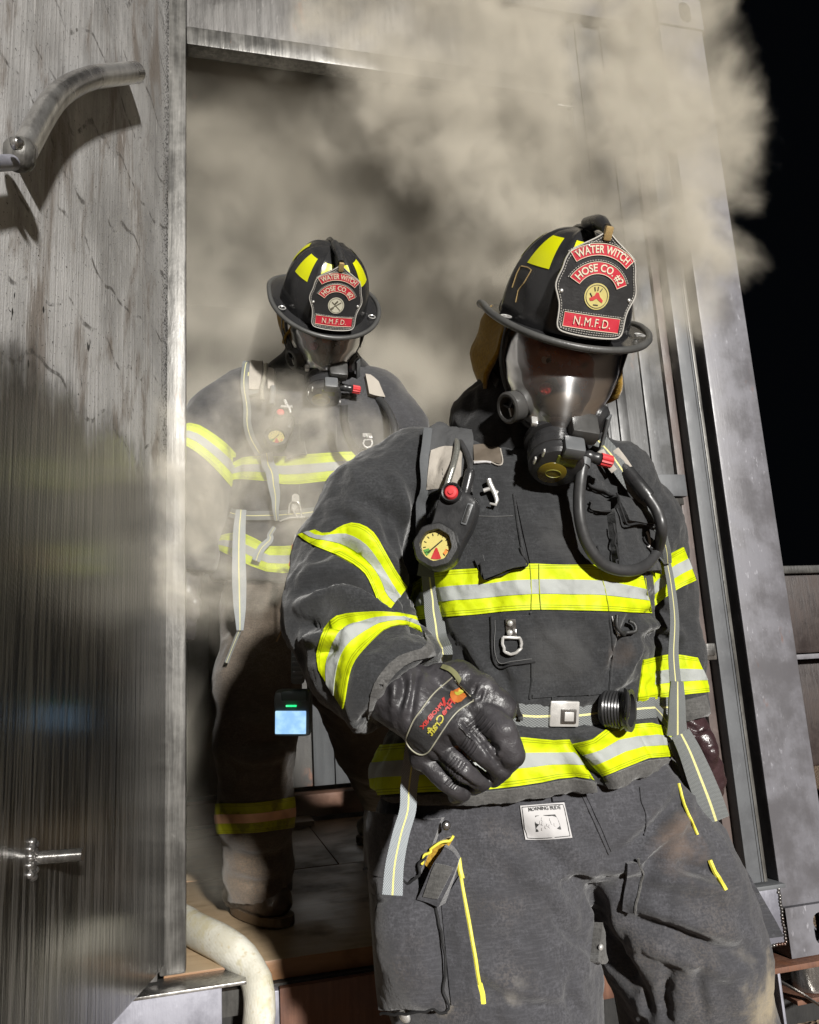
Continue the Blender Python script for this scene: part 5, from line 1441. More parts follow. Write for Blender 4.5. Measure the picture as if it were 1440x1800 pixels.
p, n = trou.hit(1043, 1659); mesh('snap', *lathe_vf([(0, .004), (.004, .0035), (.006, 0), (0, -.002)], 14, frame(p+n*.014, n, (1, 0, 0))), M_CHROME, trou_o, True)
trou.lay('snap_tab', [(1100, 1516), (1112, 1514), (1124, 1516)], [(1096, 1596), (1108, 1600), (1120, 1600)], M_PANTS, trou_o, .008, 3)
trou.cord('seam', [(1123, 1512), (1127, 1550), (1120, 1600)], .0022, M_CUFF, trou_o, .008)
trou.lay('belt_loop', [(967, 1392), (993, 1391)], [(970, 1410), (994, 1408)], M_PANTS, trou_o, .006, 3)
trou.lay('side_pocket', [(1225, 1450), (1262, 1490), (1300, 1530)], [(1268, 1580), (1300, 1625), (1350, 1650)], M_PANTS, trou_o, .012, 6, both=True, lift=lambda u, v: .016*(1-v))
p, n = trou.hit(720, 1778); mesh('d_ring', *lathe_vf([(0, .005), (.009, .004), (.012, 0), (0, -.002)], 16, frame(p+n*.012, n, (1, 0, 0))), M_CHROME, trou_o, True)
# eyes behind the visor
M_EYEW = simple('eye_white', (.7, .68, .65), .3); M_IRIS = simple('iris', (.05, .035, .02), .3)
for s_ in (-1, 1):
    em = HEAD @ frame((s_*.033, .076, .016), (0, 1, 0), (1, 0, 0))
    mesh('eye', *lathe_vf([(0, .011), (.006, .0092), (.0105, .003), (.011, 0), (.008, -.006), (0, -.006)], 16, em), M_EYEW, body_o, True)
    mesh('iris', *lathe_vf([(0, .0118), (.004, .0112), (.005, .010)], 14, em), M_IRIS, body_o, True)
# boots
def boot(ankle, toe, zf, mat, solemat, parent):
    """leather boot: shaft, instep, rounded toe cap, heel, with a lugged sole slab under it"""
    ankle = np.array(ankle, float); toe = np.array(toe, float); d = toe-ankle; d[2] = 0; L = np.linalg.norm(d); d /= L
    heel = np.array([ankle[0], ankle[1], zf])-d*.055
    fb = Field(np.minimum(heel, toe)-(.2, .2, .05), np.maximum(heel, toe)+(.2, .2, .40), .007)
    a0 = np.array([ankle[0], ankle[1], zf])
    fb.chain([a0+(0, 0, .24), a0+(0, 0, .12), a0-d*.02+(0, 0, .065)], [.066, .058, .056], .03)
    fb.chain([a0-d*.03+(0, 0, .055), a0+d*(L*.5)+(0, 0, .065), a0+d*(L*.95)+(0, 0, .055)], [.046, .050, .047], .03)
    fb.cut(a0+(0, 0, .024), (0, 0, -1))
    V, F, g_ = fb.nets(); sf = Surf(relax(V, F, 1), F, g_); sf.wrinkle(.003, 22, 3.0)
    bo = sf.mesh('boot', mat, parent)
    n = np.array([-d[1], d[0], 0]); out = []
    for k in range(28):
        t = 2*math.pi*k/28; c, s_ = math.cos(t), math.sin(t)
        out.append(a0 + d*(L*.42+(L*.58+.055)*c*(1 if c > 0 else .95)) + n*(.050+.006*c)*np.sign(s_)*abs(s_)**.7)
    V = [tuple(q+(0, 0, h)) for h in (.003, .025) for q in out]; m = len(out)
    F = [(i, (i+1) % m, m+(i+1) % m, m+i) for i in range(m)]+[tuple(range(m-1, -1, -1)), tuple(range(m, 2*m))]
    mesh('sole', V, F, solemat, bo)
    return bo
M_SOLE = simple('boot_sole', (.13, .085, .045), .8, 0, .3, 60)
for a, b in ((P(915, 2215, 1.46), P(905, 2260, 1.28)), (P(1225, 2140, 1.60), P(1265, 2170, 1.43))):
    boot(a, b, GZ, M_RUBBER, M_SOLE, man)

# ------------------------------------------------------------------ gloves
fg = Field((0.26, -1.25, 0.36), (0.75, -0.66, 0.82), .0026)
d0 = 1.155
WR = pc((676, 1196, 1.21), (700, 1215, 1.185), (728, 1240, 1.165))
fg.chain(WR, [.053, .050, .044], .008, 1)
fg.chain(pc((728, 1240, 1.165), (752, 1262, 1.155)), [.045, .042], .012, 0)
# back of hand: from wrist to each knuckle
KN = {'i': (840, 1246, 1.142), 'm': (806, 1279, 1.130), 'r': (772, 1308, 1.142), 'l': (742, 1331, 1.156)}
for k, r in (('i', .026), ('m', .026), ('r', .025), ('l', .022)):
    fg.chain(pc((745+ (10 if k == 'i' else 0), 1252, 1.158), KN[k]), [.030, r*.88], .010, 0)
FG = {'i': ([KN['i'], (884, 1284, 1.112), (899, 1326, 1.114), (886, 1346, 1.134)], [.0245, .0235, .0225, .018]),
      'm': ([KN['m'], (850, 1324, 1.112), (882, 1352, 1.124), (868, 1368, 1.148)], [.022, .0205, .0185, .016]),
      'r': ([KN['r'], (815, 1354, 1.122), (848, 1374, 1.138), (832, 1384, 1.160)], [.0205, .0185, .0165, .014]),
      'l': ([KN['l'], (784, 1374, 1.138), (812, 1394, 1.150), (800, 1400, 1.168)], [.019, .0175, .0165, .013])}
for k, (pts, rr) in FG.items():
    fg.chain(pc(*pts), np.array(rr)*(.84 if k == 'i' else .78), .0008, 2)
fg.chain(pc((790, 1270, 1.175), (836, 1306, 1.175)), [.029, .026], .01, 0)     # palm behind
TH = pc((772, 1200, 1.185), (808, 1192, 1.170), (848, 1214, 1.152), (880, 1240, 1.148), (889, 1247, 1.148))
fg.chain(TH, [.028, .024, .021, .0185, .016], .010, 3)
gl = Surf(*fg.nets()); gl.V = relax(gl.V, gl.F, 1); gl.refresh()
gl.wrinkle(.0012, 28, 4.0); 
gl.folds([([(800, 1200), (830, 1235)], .004, -.004), ([(838, 1205), (830, 1222)], .003, -.003), ([(850, 1212), (842, 1230)], .003, -.003), ([(860, 1218), (852, 1236)], .003, -.002),
          ([(700, 1178), (712, 1200), (705, 1240)], .008, -.006), ([(715, 1180), (722, 1205), (712, 1250)], .008, .004), ([(735, 1180), (728, 1210), (720, 1262)], .006, -.006),
          ([(852, 1300), (868, 1308), (880, 1318)], .004, -.002), ([(885, 1305), (880, 1320), (870, 1338)], .004, .002), ([(770, 1330), (790, 1350)], .004, .0015), ([(690, 1195), (694, 1220), (690, 1245)], .008, .004),
          ([(816, 1270), (845, 1300), (868, 1332), (880, 1352)], .0042, -.0055), ([(788, 1296), (815, 1326), (845, 1354), (862, 1370)], .0042, -.0055), ([(760, 1322), (790, 1350), (815, 1371), (836, 1384)], .004, -.005)], 1.15)
glove = gl.mesh('glove', M_GLOVE, man)
# padded panel across the back of the hand with its piping, emblem and lettering
PT = [(800, 1195), (765, 1224), (735, 1262), (716, 1298)]; PB = [(838, 1226), (806, 1252), (778, 1290), (752, 1326)]
M_GPANEL = simple('glove_panel', (0.022, 0.022, 0.023), 0.7, 0, 0.2, 60, .0006)
gl.lay('knuckle_panel', PT, PB, M_GPANEL, glove, .0022, 8)
M_PIPE = simple('glove_piping', (0.30, 0.29, 0.22), 0.6, 0, .2, 100)
gl.cord('panel_piping', [(796, 1191), (762, 1220), (733, 1258), (716, 1292), (717, 1306), (730, 1322), (746, 1326), (756, 1318), (774, 1290), (806, 1250), (834, 1232)], .0011, M_PIPE, glove, .0022, 60)
GQ = [(802, 1200), (722, 1290), (752, 1316), (834, 1224)]     # text runs from the top right down to the left
def gput(V2, F2, nm, mat, off): return on_label(V2, F2, GQ, gl, off, nm, mat, glove)
M_ORNG = simple('glove_print_orange', (0.42, 0.12, 0.02), .55); M_GRED = simple('glove_print_red', (0.36, 0.025, 0.02), .55); M_GYEL = simple('glove_print_yellow', (0.38, 0.34, 0.04), .55)
n = 24
gput([(.14, .46)]+[(.14+.115*math.cos(6.283*i/n)*(1+.12*math.sin(3*i)), .46+.33*math.sin(6.283*i/n)) for i in range(n)], [(0, 1+i, 1+(i+1) % n) for i in range(n)], 'emblem', M_ORNG, .0042)
gput([(.115, .42)]+[(.115+.05*math.cos(6.283*i/n), .42+.15*math.sin(6.283*i/n)) for i in range(n)], [(0, 1+i, 1+(i+1) % n) for i in range(n)], 'emblem', M_GYEL, .0047)
tv, tf = text_vf('Fire', .40, .012); gput([(.37+v[0]*.40, .48-v[1]*1.1) for v in tv], tf, 'lettering', M_GRED, .0044)
tv, tf = text_vf('Craft', .40, .012); gput([(.66+v[0]*.36, .55-v[1]*1.1) for v in tv], tf, 'lettering', M_GYEL, .0044)
tv, tf = text_vf('PHOENIX', .20, .010); gput([(.60+v[0]*.50, .18-v[1]*1.2) for v in tv], tf, 'lettering', M_GRED, .0044)
gput([(.30, .04), (.36, .34), (.40, .34), (.34, .04)], [(0, 1, 2, 3)], 'emblem', M_GRED, .0044)
# flexing ribs over each finger
for (a, b, m_) in (((846, 1252), (820, 1278), (11, 9)), ((822, 1296), (806, 1318), (9, 6)), ((800, 1330), (788, 1346), (9, 5.5)), ((796, 1356), (782, 1378), (7, 5))):
    for k in range(5):
        o_ = (m_[0]*.55*k, m_[1]*.55*k)
        mid = ((a[0]+b[0])/2+o_[0]+1, (a[1]+b[1])/2+o_[1]+1)
        gl.cord('knuckle_rib', [(a[0]+o_[0], a[1]+o_[1]), mid, (b[0]+o_[0], b[1]+o_[1])], .0015, M_GLOVE, glove, .0004, 14, 1.15)
gl.cord('seam', [(808, 1277), (815, 1283), (822, 1292), (833, 1301)], .0022, M_GLOVE, glove, .001, 14, 1.15)
gl.cord('seam', [(800, 1195), (818, 1212), (833, 1230)], .0012, M_PIPE, glove, .001, 14, 1.15)
gl.lay('gauntlet_binding', [(780, 1170), (792, 1173), (804, 1182), (812, 1194)], [(776, 1176), (790, 1181), (800, 1190), (808, 1202)], simple('olive_binding', (0.17, 0.17, 0.08), .8), glove, .003, 6)
# other hand, hanging at his side
fg2 = Field((0.80, -0.84, 0.28), (1.08, -0.52, 0.66), .003)
fg2.chain(pc((1190, 1262, 1.495), (1208, 1295, 1.485), (1222, 1318, 1.48)), [.046, .042, .040], .01, 0)
for (pts, rr) in (([(1232, 1312, 1.47), (1250, 1345, 1.455), (1258, 1375, 1.46), (1254, 1395, 1.475)], [.022, .019, .018, .015]), ([(1224, 1318, 1.465), (1240, 1352, 1.448), (1248, 1384, 1.455), (1243, 1402, 1.47)], [.022, .019, .018, .015]),
                  ([(1214, 1322, 1.465), (1228, 1358, 1.450), (1236, 1388, 1.458), (1230, 1404, 1.472)], [.021, .018, .017, .014]), ([(1204, 1322, 1.47), (1214, 1358, 1.46), (1221, 1384, 1.468), (1216, 1398, 1.48)], [.019, .016, .015, .013]),
                  ([(1222, 1290, 1.47), (1236, 1300, 1.45), (1246, 1322, 1.44), (1244, 1340, 1.44)], [.022, .019, .0175, .015])):
    fg2.chain(pc(*pts), rr, .004, 1)
gl2 = Surf(*fg2.nets()); gl2.wrinkle(.002, 26, 2.0)
gl2.folds([([(1205, 1275), (1225, 1283), (1240, 1280)], .006, -.005), ([(1205, 1290), (1228, 1298)], .006, .004)], 1.49)
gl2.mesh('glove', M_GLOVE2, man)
# ------------------------------------------------------------------ breathing apparatus harness of the front firefighter
def clear_glass():
    t = NT('gauge_glass'); a = t.n('BsdfTransparent', x0=(.95, .95, .92, 1)); g_ = t.n('BsdfGlossy', x0=(1, 1, 1, 1)); t.set(g_.inputs['Roughness'], .12)
    m = t.n('MixShader', x0=.05); t.set(m.inputs[1], a); t.set(m.inputs[2], g_); t.t.links.new(m.outputs[0], t.out.inputs['Surface']); return t.m
M_GLASS = clear_glass()
def build_console(M, parent, s=1.0):
    """chest console: body, red button, slot and round pressure gauge; local x right, y up, z out; origin at the gauge"""
    Mx = M @ Matrix.Scale(s, 4)
    out = [(-.007, .095), (.018, .098), (.046, .085), (.054, .072), (.051, .040), (.040, .008), (.030, -.022), (.004, -.036), (-.020, -.024), (-.034, -.004), (-.030, .010), (-.016, .032), (-.011, .070)]
    q = resample(out+[out[0]], 53)[:-1]; n = len(q); c = q.mean(0)
    V, F = [], []
    for (k, z) in ((1.0, -.008), (1.0, .010), (.97, .016), (.90, .019)):
        for p in q: V.append((c[0]+(p[0]-c[0])*k, c[1]+(p[1]-c[1])*k, z))
    for j in range(3):
        for i in range(n): F.append((j*n+i, j*n+(i+1) % n, (j+1)*n+(i+1) % n, (j+1)*n+i))
    F.append(tuple(3*n+i for i in range(n)))
    con = mesh('console', [tuple(Mx @ Vector(v)) for v in V], F, M_PLASTIC, parent, True); con.data.set_sharp_from_angle(angle=R_(35))
    def lt(name, prof, loc, mat, nn=28, par=con):
        o = mesh(name, *lathe_vf(prof, nn, Mx @ Matrix.Translation(loc)), mat, par, True); o.data.set_sharp_from_angle(angle=R_(35)); return o
    lt('button_ring', [(.0165, .004), (.0165, .016), (.0145, .019), (.0125, .018), (.0125, .010)], (.010, .086, .010), M_PLASTIC)
    lt('red_button', [(0, .021), (.004, .021), (.0045, .019), (.009, .0185), (.0115, .015), (.0115, .008), (0, .008)], (.010, .086, .010), M_RED)
    V, F = lathe_vf([(.036, .0), (.036, .024), (.033, .030), (.0248, .031), (.0238, .027), (.0237, .018)], 32, Matrix.Identity(4))
    V = [(x*(1+.03*math.cos(8*math.atan2(y, x))), y*(1+.03*math.cos(8*math.atan2(y, x))), z) for x, y, z in V]
    o = mesh('gauge_bezel', [tuple(Mx @ Vector(v)) for v in V], F, M_RUBBER, con, True); o.data.set_sharp_from_angle(angle=R_(40))
    lt('gauge_dial', [(0, .0205), (.0236, .0203), (.0236, .018)], (0, 0, 0), simple('gauge_face', (0.62, 0.53, 0.17), .5, 0, .1, 60))
    def wedge(a0, a1, r0, r1, mat, z=.0212):
        V2, F2 = arc_panel(r0, r1, R_(a0), R_(a1), 8); mesh('dial_zone', [tuple(Mx @ Vector((u, v, z))) for u, v in V2], F2, mat, con)
    wedge(150, 195, .003, .021, M_RED); wedge(215, 245, .012, .021, simple('gauge_green', (.10, .30, .06), .5)); wedge(100, 130, .015, .020, simple('gauge_orange', (.7, .25, .05), .5))
    for k in range(11):
        a = R_(-130+26*k); tube('dial_mark', [tuple(Mx @ Vector((r*math.sin(a), r*math.cos(a), .0213))) for r in (.0165, .0205)], .0006, M_INK, con, 4)
    tube('needle', [tuple(Mx @ Vector(p)) for p in ((.008, .010, .0222), (-.011, -.012, .0222))], .0011, M_INK, con, 5)
    lt('gauge_glass', [(0, .0265), (.012, .026), (.0238, .0245)], (0, 0, 0), M_GLASS)
    V, F = [], []
    bm = bmesh.new(); bbox_bm(bm, (.0, 0, 0), (.010, .036, .006), None, .0028)
    rr = Mx @ Matrix.Translation((.039, .056, .019)) @ Matrix.Rotation(R_(-10), 4, 'Z')
    for v in bm.verts: v.co = rr @ v.co
    bmobj('slot_cover', bm, M_GREYPL, con, angle=35)
    bm = bmesh.new(); bbox_bm(bm, (0, 0, 0), (.007, .030, .008), None, .002)
    for v in bm.verts: v.co = rr @ v.co
    bmobj('slot', bm, M_RUBBER, con, angle=35)
    return con
ba = empty('breathing_apparatus', 'grey strapped air set worn by the front firefighter with chest gauge and black hose loop', 'breathing set', tuple(P(930, 1000, 1.6)), 'breathing sets')
cm_ = frame(P(771, 964, 1.215), np.array(-CF*0.92+CU*.22-CR*.18), np.array(CR*.985-CU*.17))
hp_, hn_ = coat.hit(775, 950)
cm_.translation = Vector(P(771, 964, proj(hp_)[2]-.045))
build_console(cm_, ba, 1.03)
M_PADST = simple('plain_webbing', (.085, .09, .095), .8, 0, .25, 200, .0006)
# shoulder harness on wearer's right
pad = coat.lay('shoulder_pad', [(742, 772), (775, 752), (812, 742), (832, 752)], [(744, 876), (765, 868), (805, 860), (832, 870)], simple('pad_cloth', (.055, .056, .058), .85, 0, .2, 60, .0008), ba, .016, 8, [0, 1], lift=lambda u, v: .004*math.sin(3*u))
strap_px('shoulder_strap', [(752, 768), (746, 800), (745, 840), (750, 884), (758, 940), (758, 1005)], [15, 15, 16, 18, 24, 28], M_PADST, ba, coat, .020)
coat.lay('beige_patch', [(758, 802), (786, 797), (818, 800)], [(756, 858), (782, 862), (814, 862)], M_BEIGE, ba, .020, 4, [0, 1])
def off3(pl, offs, sf=coat, n=30):
    q = resample(np.c_[np.array(pl, float), offs], n)
    r = []
    for x, y, o in q:
        p, nn = sf.hit(x, y); r.append(P(x, y, proj(p)[2]-o))
    r = np.array(r); 
    for _ in range(3): r[1:-1] = .25*r[:-2]+.5*r[1:-1]+.25*r[2:]
    return r
tube('braided_hose', off3([(797, 756), (804, 782), (799, 812), (790, 840), (784, 862)], [.03, .035, .038, .04, .05]), .0052, simple('braided_steel', (.42, .42, .38), .35, .8, .4, 400), ba, 10)
tube('air_line', off3([(806, 770), (822, 800), (827, 826), (822, 850), (815, 880)], [.03, .034, .036, .04, .045]), .0048, M_HOSE, ba, 10)
tube('line_sleeve', off3([(827, 826), (823, 846), (817, 870)], [.038, .04, .045], n=8), [.007, .009, .009, .009, .009, .009, .0085, .007], M_PLASTIC, ba, 14)
strap_px('chest_strap', [(757, 990), (760, 1030), (765, 1075), (772, 1125), (781, 1178), (790, 1215)], [26, 30, 32, 34, 37, 38], M_WEB, ba, coat, .007)
# waist belt with buckle
strap_px('waist_belt', [(800, 1236), (860, 1246), (892, 1250), (930, 1253), (985, 1254), (1030, 1250), (1066, 1243), (1110, 1240), (1180, 1245)], [38, 40, 42, 42, 42, 40, 38, 36, 34], M_WEB, ba, coat, .009, 40)
strap_px('belt_keeper', [(908, 1232), (911, 1252), (912, 1274)], [8], M_RUBBER, ba, coat, .014, 8)
p, n_ = coat.hit(991, 1254)
bmx = frame(P(991, 1254, proj(p)[2]-.016), np.array(-CF*.97+CR*.15), np.array(CR*.998-CU*.05))
bm = bmesh.new(); bbox_bm(bm, (0, 0, 0), (.050, .042, .012), None, .003)
for v in bm.verts: v.co = bmx @ v.co
bk = bmobj('buckle', bm, M_CHROME, ba, angle=35)
bm = bmesh.new(); bbox_bm(bm, (.006, -.003, .0075), (.026, .024, .004), None, .002)
for v in bm.verts: v.co = bmx @ v.co
bmobj('buckle_button', bm, M_GALV, bk, angle=35)
bm = bmesh.new(); bbox_bm(bm, (.006, -.003, .0095), (.016, .015, .003), None, .001)
for v in bm.verts: v.co = bmx @ v.co
bmobj('buckle_button', bm, M_CHROME, bk, angle=35)
# black regulator holder on the belt
p, n_ = coat.hit(1085, 1245); ho = Vector(P(1083, 1247, proj(p)[2]-.035))
hm_ = frame(ho, np.array(-CF*.50+CR*.86+CU*.05), CU) @ Matrix.Scale(.74, 4)
pr2 = [(0, -.03), (.036, -.03), (.040, -.024)]
for k in range(6): pr2 += [(.0415, -.020+.007*k), (.0395, -.0165+.007*k)]
pr2 += [(.041, .024), (.046, .026), (.047, .034), (.036, .034), (.034, .006), (0, .004)]
mesh('regulator_holder', *lathe_vf(pr2, 32, hm_), M_PLASTIC, ba, True).data.set_sharp_from_angle(angle=R_(30))
cone = [P(1098, 1212, proj(p)[2]-.05), P(1103, 1225, proj(p)[2]-.07), P(1102, 1250, proj(p)[2]-.075), P(1098, 1270, proj(p)[2]-.06), P(1090, 1282, proj(p)[2]-.05)]
tube('holder_lip', resample(cone, 14), [.003, .006, .008, .009, .010, .010, .010, .010, .009, .008, .007, .006, .005, .003], M_PLASTIC, ba, 10, .5)
# strap down wearer's left side, its keeper and the loose tail
strap_px('side_strap', [(1172, 985, 1.44), (1180, 1030, 1.43), (1186, 1090, 1.42), (1184, 1150, 1.41), (1188, 1205, 1.40)], [13, 14, 16, 18, 20], M_WEB, ba)
strap_px('strap_keeper', [(1190, 1198, 1.395), (1190, 1235, 1.39), (1190, 1265, 1.39), (1190, 1292, 1.392)], [22, 28, 30, 36], M_WEB, ba, th=.005)
strap_px('strap_tail', [(1196, 1288, 1.39), (1212, 1320, 1.385), (1232, 1370, 1.38), (1248, 1412, 1.38), (1258, 1442, 1.385)], [34, 40, 46, 49, 50], M_WEB, ba, th=.003)
strap_px('strap_fold', [(1185, 1300, 1.40), (1205, 1340, 1.40), (1218, 1390, 1.40), (1225, 1440, 1.40), (1228, 1448, 1.40)], [26, 30, 30, 28, 26], M_RUBBER, ba, th=.004)
strap_px('side_strap', [(1104, 1222, 1.37), (1130, 1228, 1.385), (1158, 1250, 1.40), (1180, 1280, 1.41)], [14, 16, 16, 14], M_WEB, ba)
# loose strap tail over wearer's right thigh
strap_px('strap_tail', [(735, 1262, 1.25), (731, 1300, 1.232), (724, 1345, 1.222), (719, 1385, 1.215), (717, 1424, 1.205), (705, 1466, 1.195), (694, 1520, 1.185), (690, 1573, 1.18)], [34, 34, 32, 29, 29, 30, 33, 36], M_WEBP, ba, th=.0018, n=40)
# hose loop from the mask
def cd(x, y, o):
    p, nn = coat.hit(x, y); return (x, y, proj(p)[2]-o)
hl = [(1027, 806, 1.305), (1021, 840, 1.295), cd(1018, 875, .062), cd(1020, 915, .052), cd(1032, 955, .042), cd(1058, 990, .034), cd(1095, 1003, .030), cd(1130, 997, .034), cd(1155, 968, .050), (1163, 930, 1.345), (1155, 898, 1.352), (1135, 868, 1.358), (1112, 840, 1.372), (1085, 806, 1.395), (1060, 775, 1.42), (1035, 752, 1.46)]
hq = resample(hl, 90)
tube('hose', [P(*q) for q in hq], .0098, M_HOSE, ba, 16)
tube('hose_sleeve', [P(*q) for q in [tuple(q) for q in hq if 1100 < q[0] < 1142 and q[1] < 880]], [.0128], M_PLASTIC, ba, 14)
tube('hose_ferrule', [P(*q) for q in ((1027, 808, 1.305), (1025, 820, 1.300))], .0115, M_GREYPL, ba, 14)
# pads of the other shoulder strap
strap_px('shoulder_strap', [(1052, 775, 1.40), (1075, 800, 1.385), (1100, 835, 1.375), (1125, 868, 1.375), (1150, 905, 1.385), (1170, 960, 1.41), (1174, 990, 1.43)], [30, 30, 30, 28, 24, 16, 14], M_WEB, ba)
strap_px('beige_patch', [(1056, 792, 1.375), (1068, 812, 1.37), (1080, 828, 1.37)], [12], M_BEIGE, ba, n=10)
strap_px('beige_patch', [(1082, 790, 1.385), (1096, 808, 1.38), (1108, 826, 1.375)], [12], M_BEIGE, ba, n=10)
# cylinder and frame on the back
bc = P(930, 1040, 1.72)
ax_ = np.array([0, 0, 1.0])
mesh('air_cylinder', *lathe_vf([(0, .26), (.03, .25), (.062, .21), (.07, .16), (.07, -.22), (.05, -.27), (.02, -.285), (0, -.285)], 32, frame(bc, ax_, (1, 0, 0))), M_GREYPL, ba, True)
box('back_frame', tuple(P(930, 1040, 1.63)), (.22, .02, .44), M_PLASTIC, ba, .006, Matrix.Rotation(-R_(15), 3, 'Z'))
# ------------------------------------------------------------------ second firefighter, inside the doorway in the smoke
man2 = empty('person', 'firefighter standing back in the smoky doorway, head bowed, thermal camera at the thigh', 'person', (0.20, 0.42, 0.0), 'firefighters in turnout gear')
HEAD2H = head_frame(P(570, 532, 2.15), 17, 55, -1.5)
HEAD2 = head_frame(P(573, 524, 2.19), 13, 46, -1) @ Matrix.Translation((0, -.012, -.072))
build_helmet(HEAD2H, 'black fire helmet of the farther firefighter, bowed forward with four lime patches showing', 'fire helmets', 'cream', False)
HEAD2M = head_frame(P(573, 524, 2.19), 13, 46, -1)
build_mask(HEAD2M, 'breathing mask in shadow under the farther helmet', 'breathing masks')
D2 = 2.20
f2 = Field((-0.32, -0.28, 0.60), (0.85, 0.70, 1.60), .0075)
R2 = [row(632, 560, 60, .07, 2.38), row(660, 560, 100, .10, 2.37), row(700, 556, 136, .13, 2.35), row(760, 554, 150, .15, 2.33), row(850, 552, 155, .155, 2.32), row(930, 536, 158, .155, 2.31)]
f2.loft(R2, Rh, Fh, .03, 0)
f2.loft([row(925, 532, 158, .156, 2.31), row(1040, 522, 148, .165, 2.31)], Rh, Fh, .012, 3)
A2R = pc((436, 700, 2.34), (392, 742, 2.30), (352, 815, 2.24), (332, 900, 2.16), (326, 985, 2.08), (326, 1000, 2.07))
f2.chain(A2R, [.09, .10, .098, .085, .075, .072], .03, 1)
A2L = pc((664, 700, 2.36), (696, 755, 2.36), (716, 850, 2.36), (728, 980, 2.30))
f2.chain(A2L, [.08, .09, .085, .07], .03, 2)
h2 = [P(380, 990, 2.1), P(511, 1022, 2.15), P(640, 1020, 2.15)]
n2 = -Zv-.12*Rh
f2.cut(h2[1], n2)
c2 = Surf(*f2.nets()); c2.V = relax(c2.V, c2.F, 2); c2.refresh(); c2.wrinkle(.005, 8, 9.0)
c2.folds([([(440, 860), (470, 900), (480, 950)], .02, -.010), ([(560, 860), (600, 880), (650, 870)], .02, .008), ([(410, 910), (470, 915), (560, 905)], .018, -.012), ([(395, 720), (410, 780), (415, 850)], .02, -.014), ([(350, 860), (375, 870)], .016, -.01), ([(530, 880), (560, 920), (570, 960)], .02, .006)], 2.2)
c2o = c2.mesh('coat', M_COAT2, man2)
band(c2, [(405, 815), (436, 802), (488, 803), (536, 799), (613, 794), (663, 795), (700, 796)], [(402, 843), (420, 842), (472, 846), (497, 851), (524, 851), (616, 841), (690, 836)], [0], c2o, 12)
band(c2, [(318, 748), (330, 745), (347, 746), (382, 768), (413, 795), (428, 812)], [(314, 780), (330, 785), (352, 800), (376, 822), (394, 842), (406, 856)], [1], c2o, 8, both=True)
band(c2, [(300, 905), (330, 908), (358, 920), (380, 930)], [(296, 945), (330, 951), (352, 963), (378, 972)], [1], c2o, 6, both=True)
band(c2, [(370, 948), (405, 936), (433, 937), (461, 955), (477, 961), (511, 959), (560, 955), (640, 950)], [(366, 955), (382, 964), (411, 980), (455, 1000), (486, 1007), (511, 1006), (560, 1003), (640, 1000)], [3, 0], c2o, 10)
band(c2, [(668, 796), (690, 776), (730, 760)], [(676, 836), (700, 820), (740, 806)], [2], c2o, 5, both=True)
for pl in ([(526, 740), (528, 800)], [(526, 852), (527, 930)], [(590, 745), (592, 796)], [(590, 846), (588, 930)]): c2.cord('seam', pl, .002, M_CUFF, c2o, .001, 10, 2.2)
c2.lay('pocket_flap', [(500, 786), (520, 780), (535, 776)], [(508, 808), (524, 802), (540, 800)], M_COAT2, c2o, .010, 4, [0], lift=lambda u, v: .012*(1-v))
c2.lay('pocket_flap', [(612, 770), (630, 768), (660, 772)], [(614, 790), (632, 790), (662, 792)], M_COAT2, c2o, .010, 4, [0])
for pl in ([(512, 745), (530, 745)], [(520, 790), (528, 790)], [(425, 900), (480, 902), (490, 897)], [(545, 895), (585, 894)]):
    c2.cord('seam', pl, .0022, M_CUFF, c2o, .003, 10, 2.2)
dring(645, 780, 8, c2, c2o, M_CHROME, 762, M_GALV)
tube('hook', [c2.hit(*q)[0]+c2.hit(*q)[1]*.012 for q in ((503, 706), (506, 716), (511, 722), (513, 730))], [.0045, .005, .0045, .003], M_CHROME, c2o, 8)
tube('hook_bar', [c2.hit(*q)[0]+c2.hit(*q)[1]*.012 for q in ((497, 718), (507, 719), (517, 718))], .0045, M_CHROME, c2o, 8)
c2.lay('clip_plate', [(515, 872), (521, 868), (527, 872)], [(513, 896), (521, 898), (529, 896)], M_CHROME, c2o, .010, 3)
for pl in ([(508, 898), (513, 886), (530, 886), (533, 906)], [(497, 911), (516, 908), (540, 909)], [(514, 893), (524, 905), (526, 912)]):
    tube('clip_wire', resample([c2.hit(*q)[0]+c2.hit(*q)[1]*.016 for q in pl], 12), .0024, M_CHROME, c2o, 6)
# trousers with scorched knee band
fq = Field((-0.20, 0.0, 0.06), (0.95, 1.45, 0.98), .009)
fq.loft([row(985, 522, 120, .14, 2.31), row(1060, 520, 128, .15, 2.32), row(1110, 520, 126, .14, 2.33)], Rh, Fh, .03, 0)
Q1 = pc((468, 1090, 2.29), (452, 1200, 2.21), (450, 1300, 2.17), (449, 1430, 2.18), (455, 1530, 2.21), (458, 1585, 2.22))
fq.chain(Q1, [.115, .112, .104, .094, .088, .084], .03, 1)
ft = on_plane(672, 1450, 2, 0.05)
pk = proj(ft)
Q2 = pc((575, 1090, 2.34), (610, 1200, 2.40), (650, 1310, 2.50), (680, 1410, pk[2]+.06))
fq.chain(Q2, [.11, .11, .10, .092], .03, 2)
t2 = Surf(*fq.nets()); t2.V = relax(t2.V, t2.F, 2); t2.refresh(); t2.wrinkle(.006, 8, 4.4)
t2.folds([([(400, 1290), (440, 1310), (500, 1300)], .02, -.010), ([(405, 1320), (450, 1335), (510, 1322)], .02, .010), ([(410, 1250), (440, 1270), (470, 1265)], .016, .007), ([(400, 1500), (450, 1510), (500, 1500)], .02, -.008), ([(405, 1545), (455, 1555), (500, 1545)], .018, -.008)], 2.2)
t2o = t2.mesh('trousers', M_PANTS2, man2)
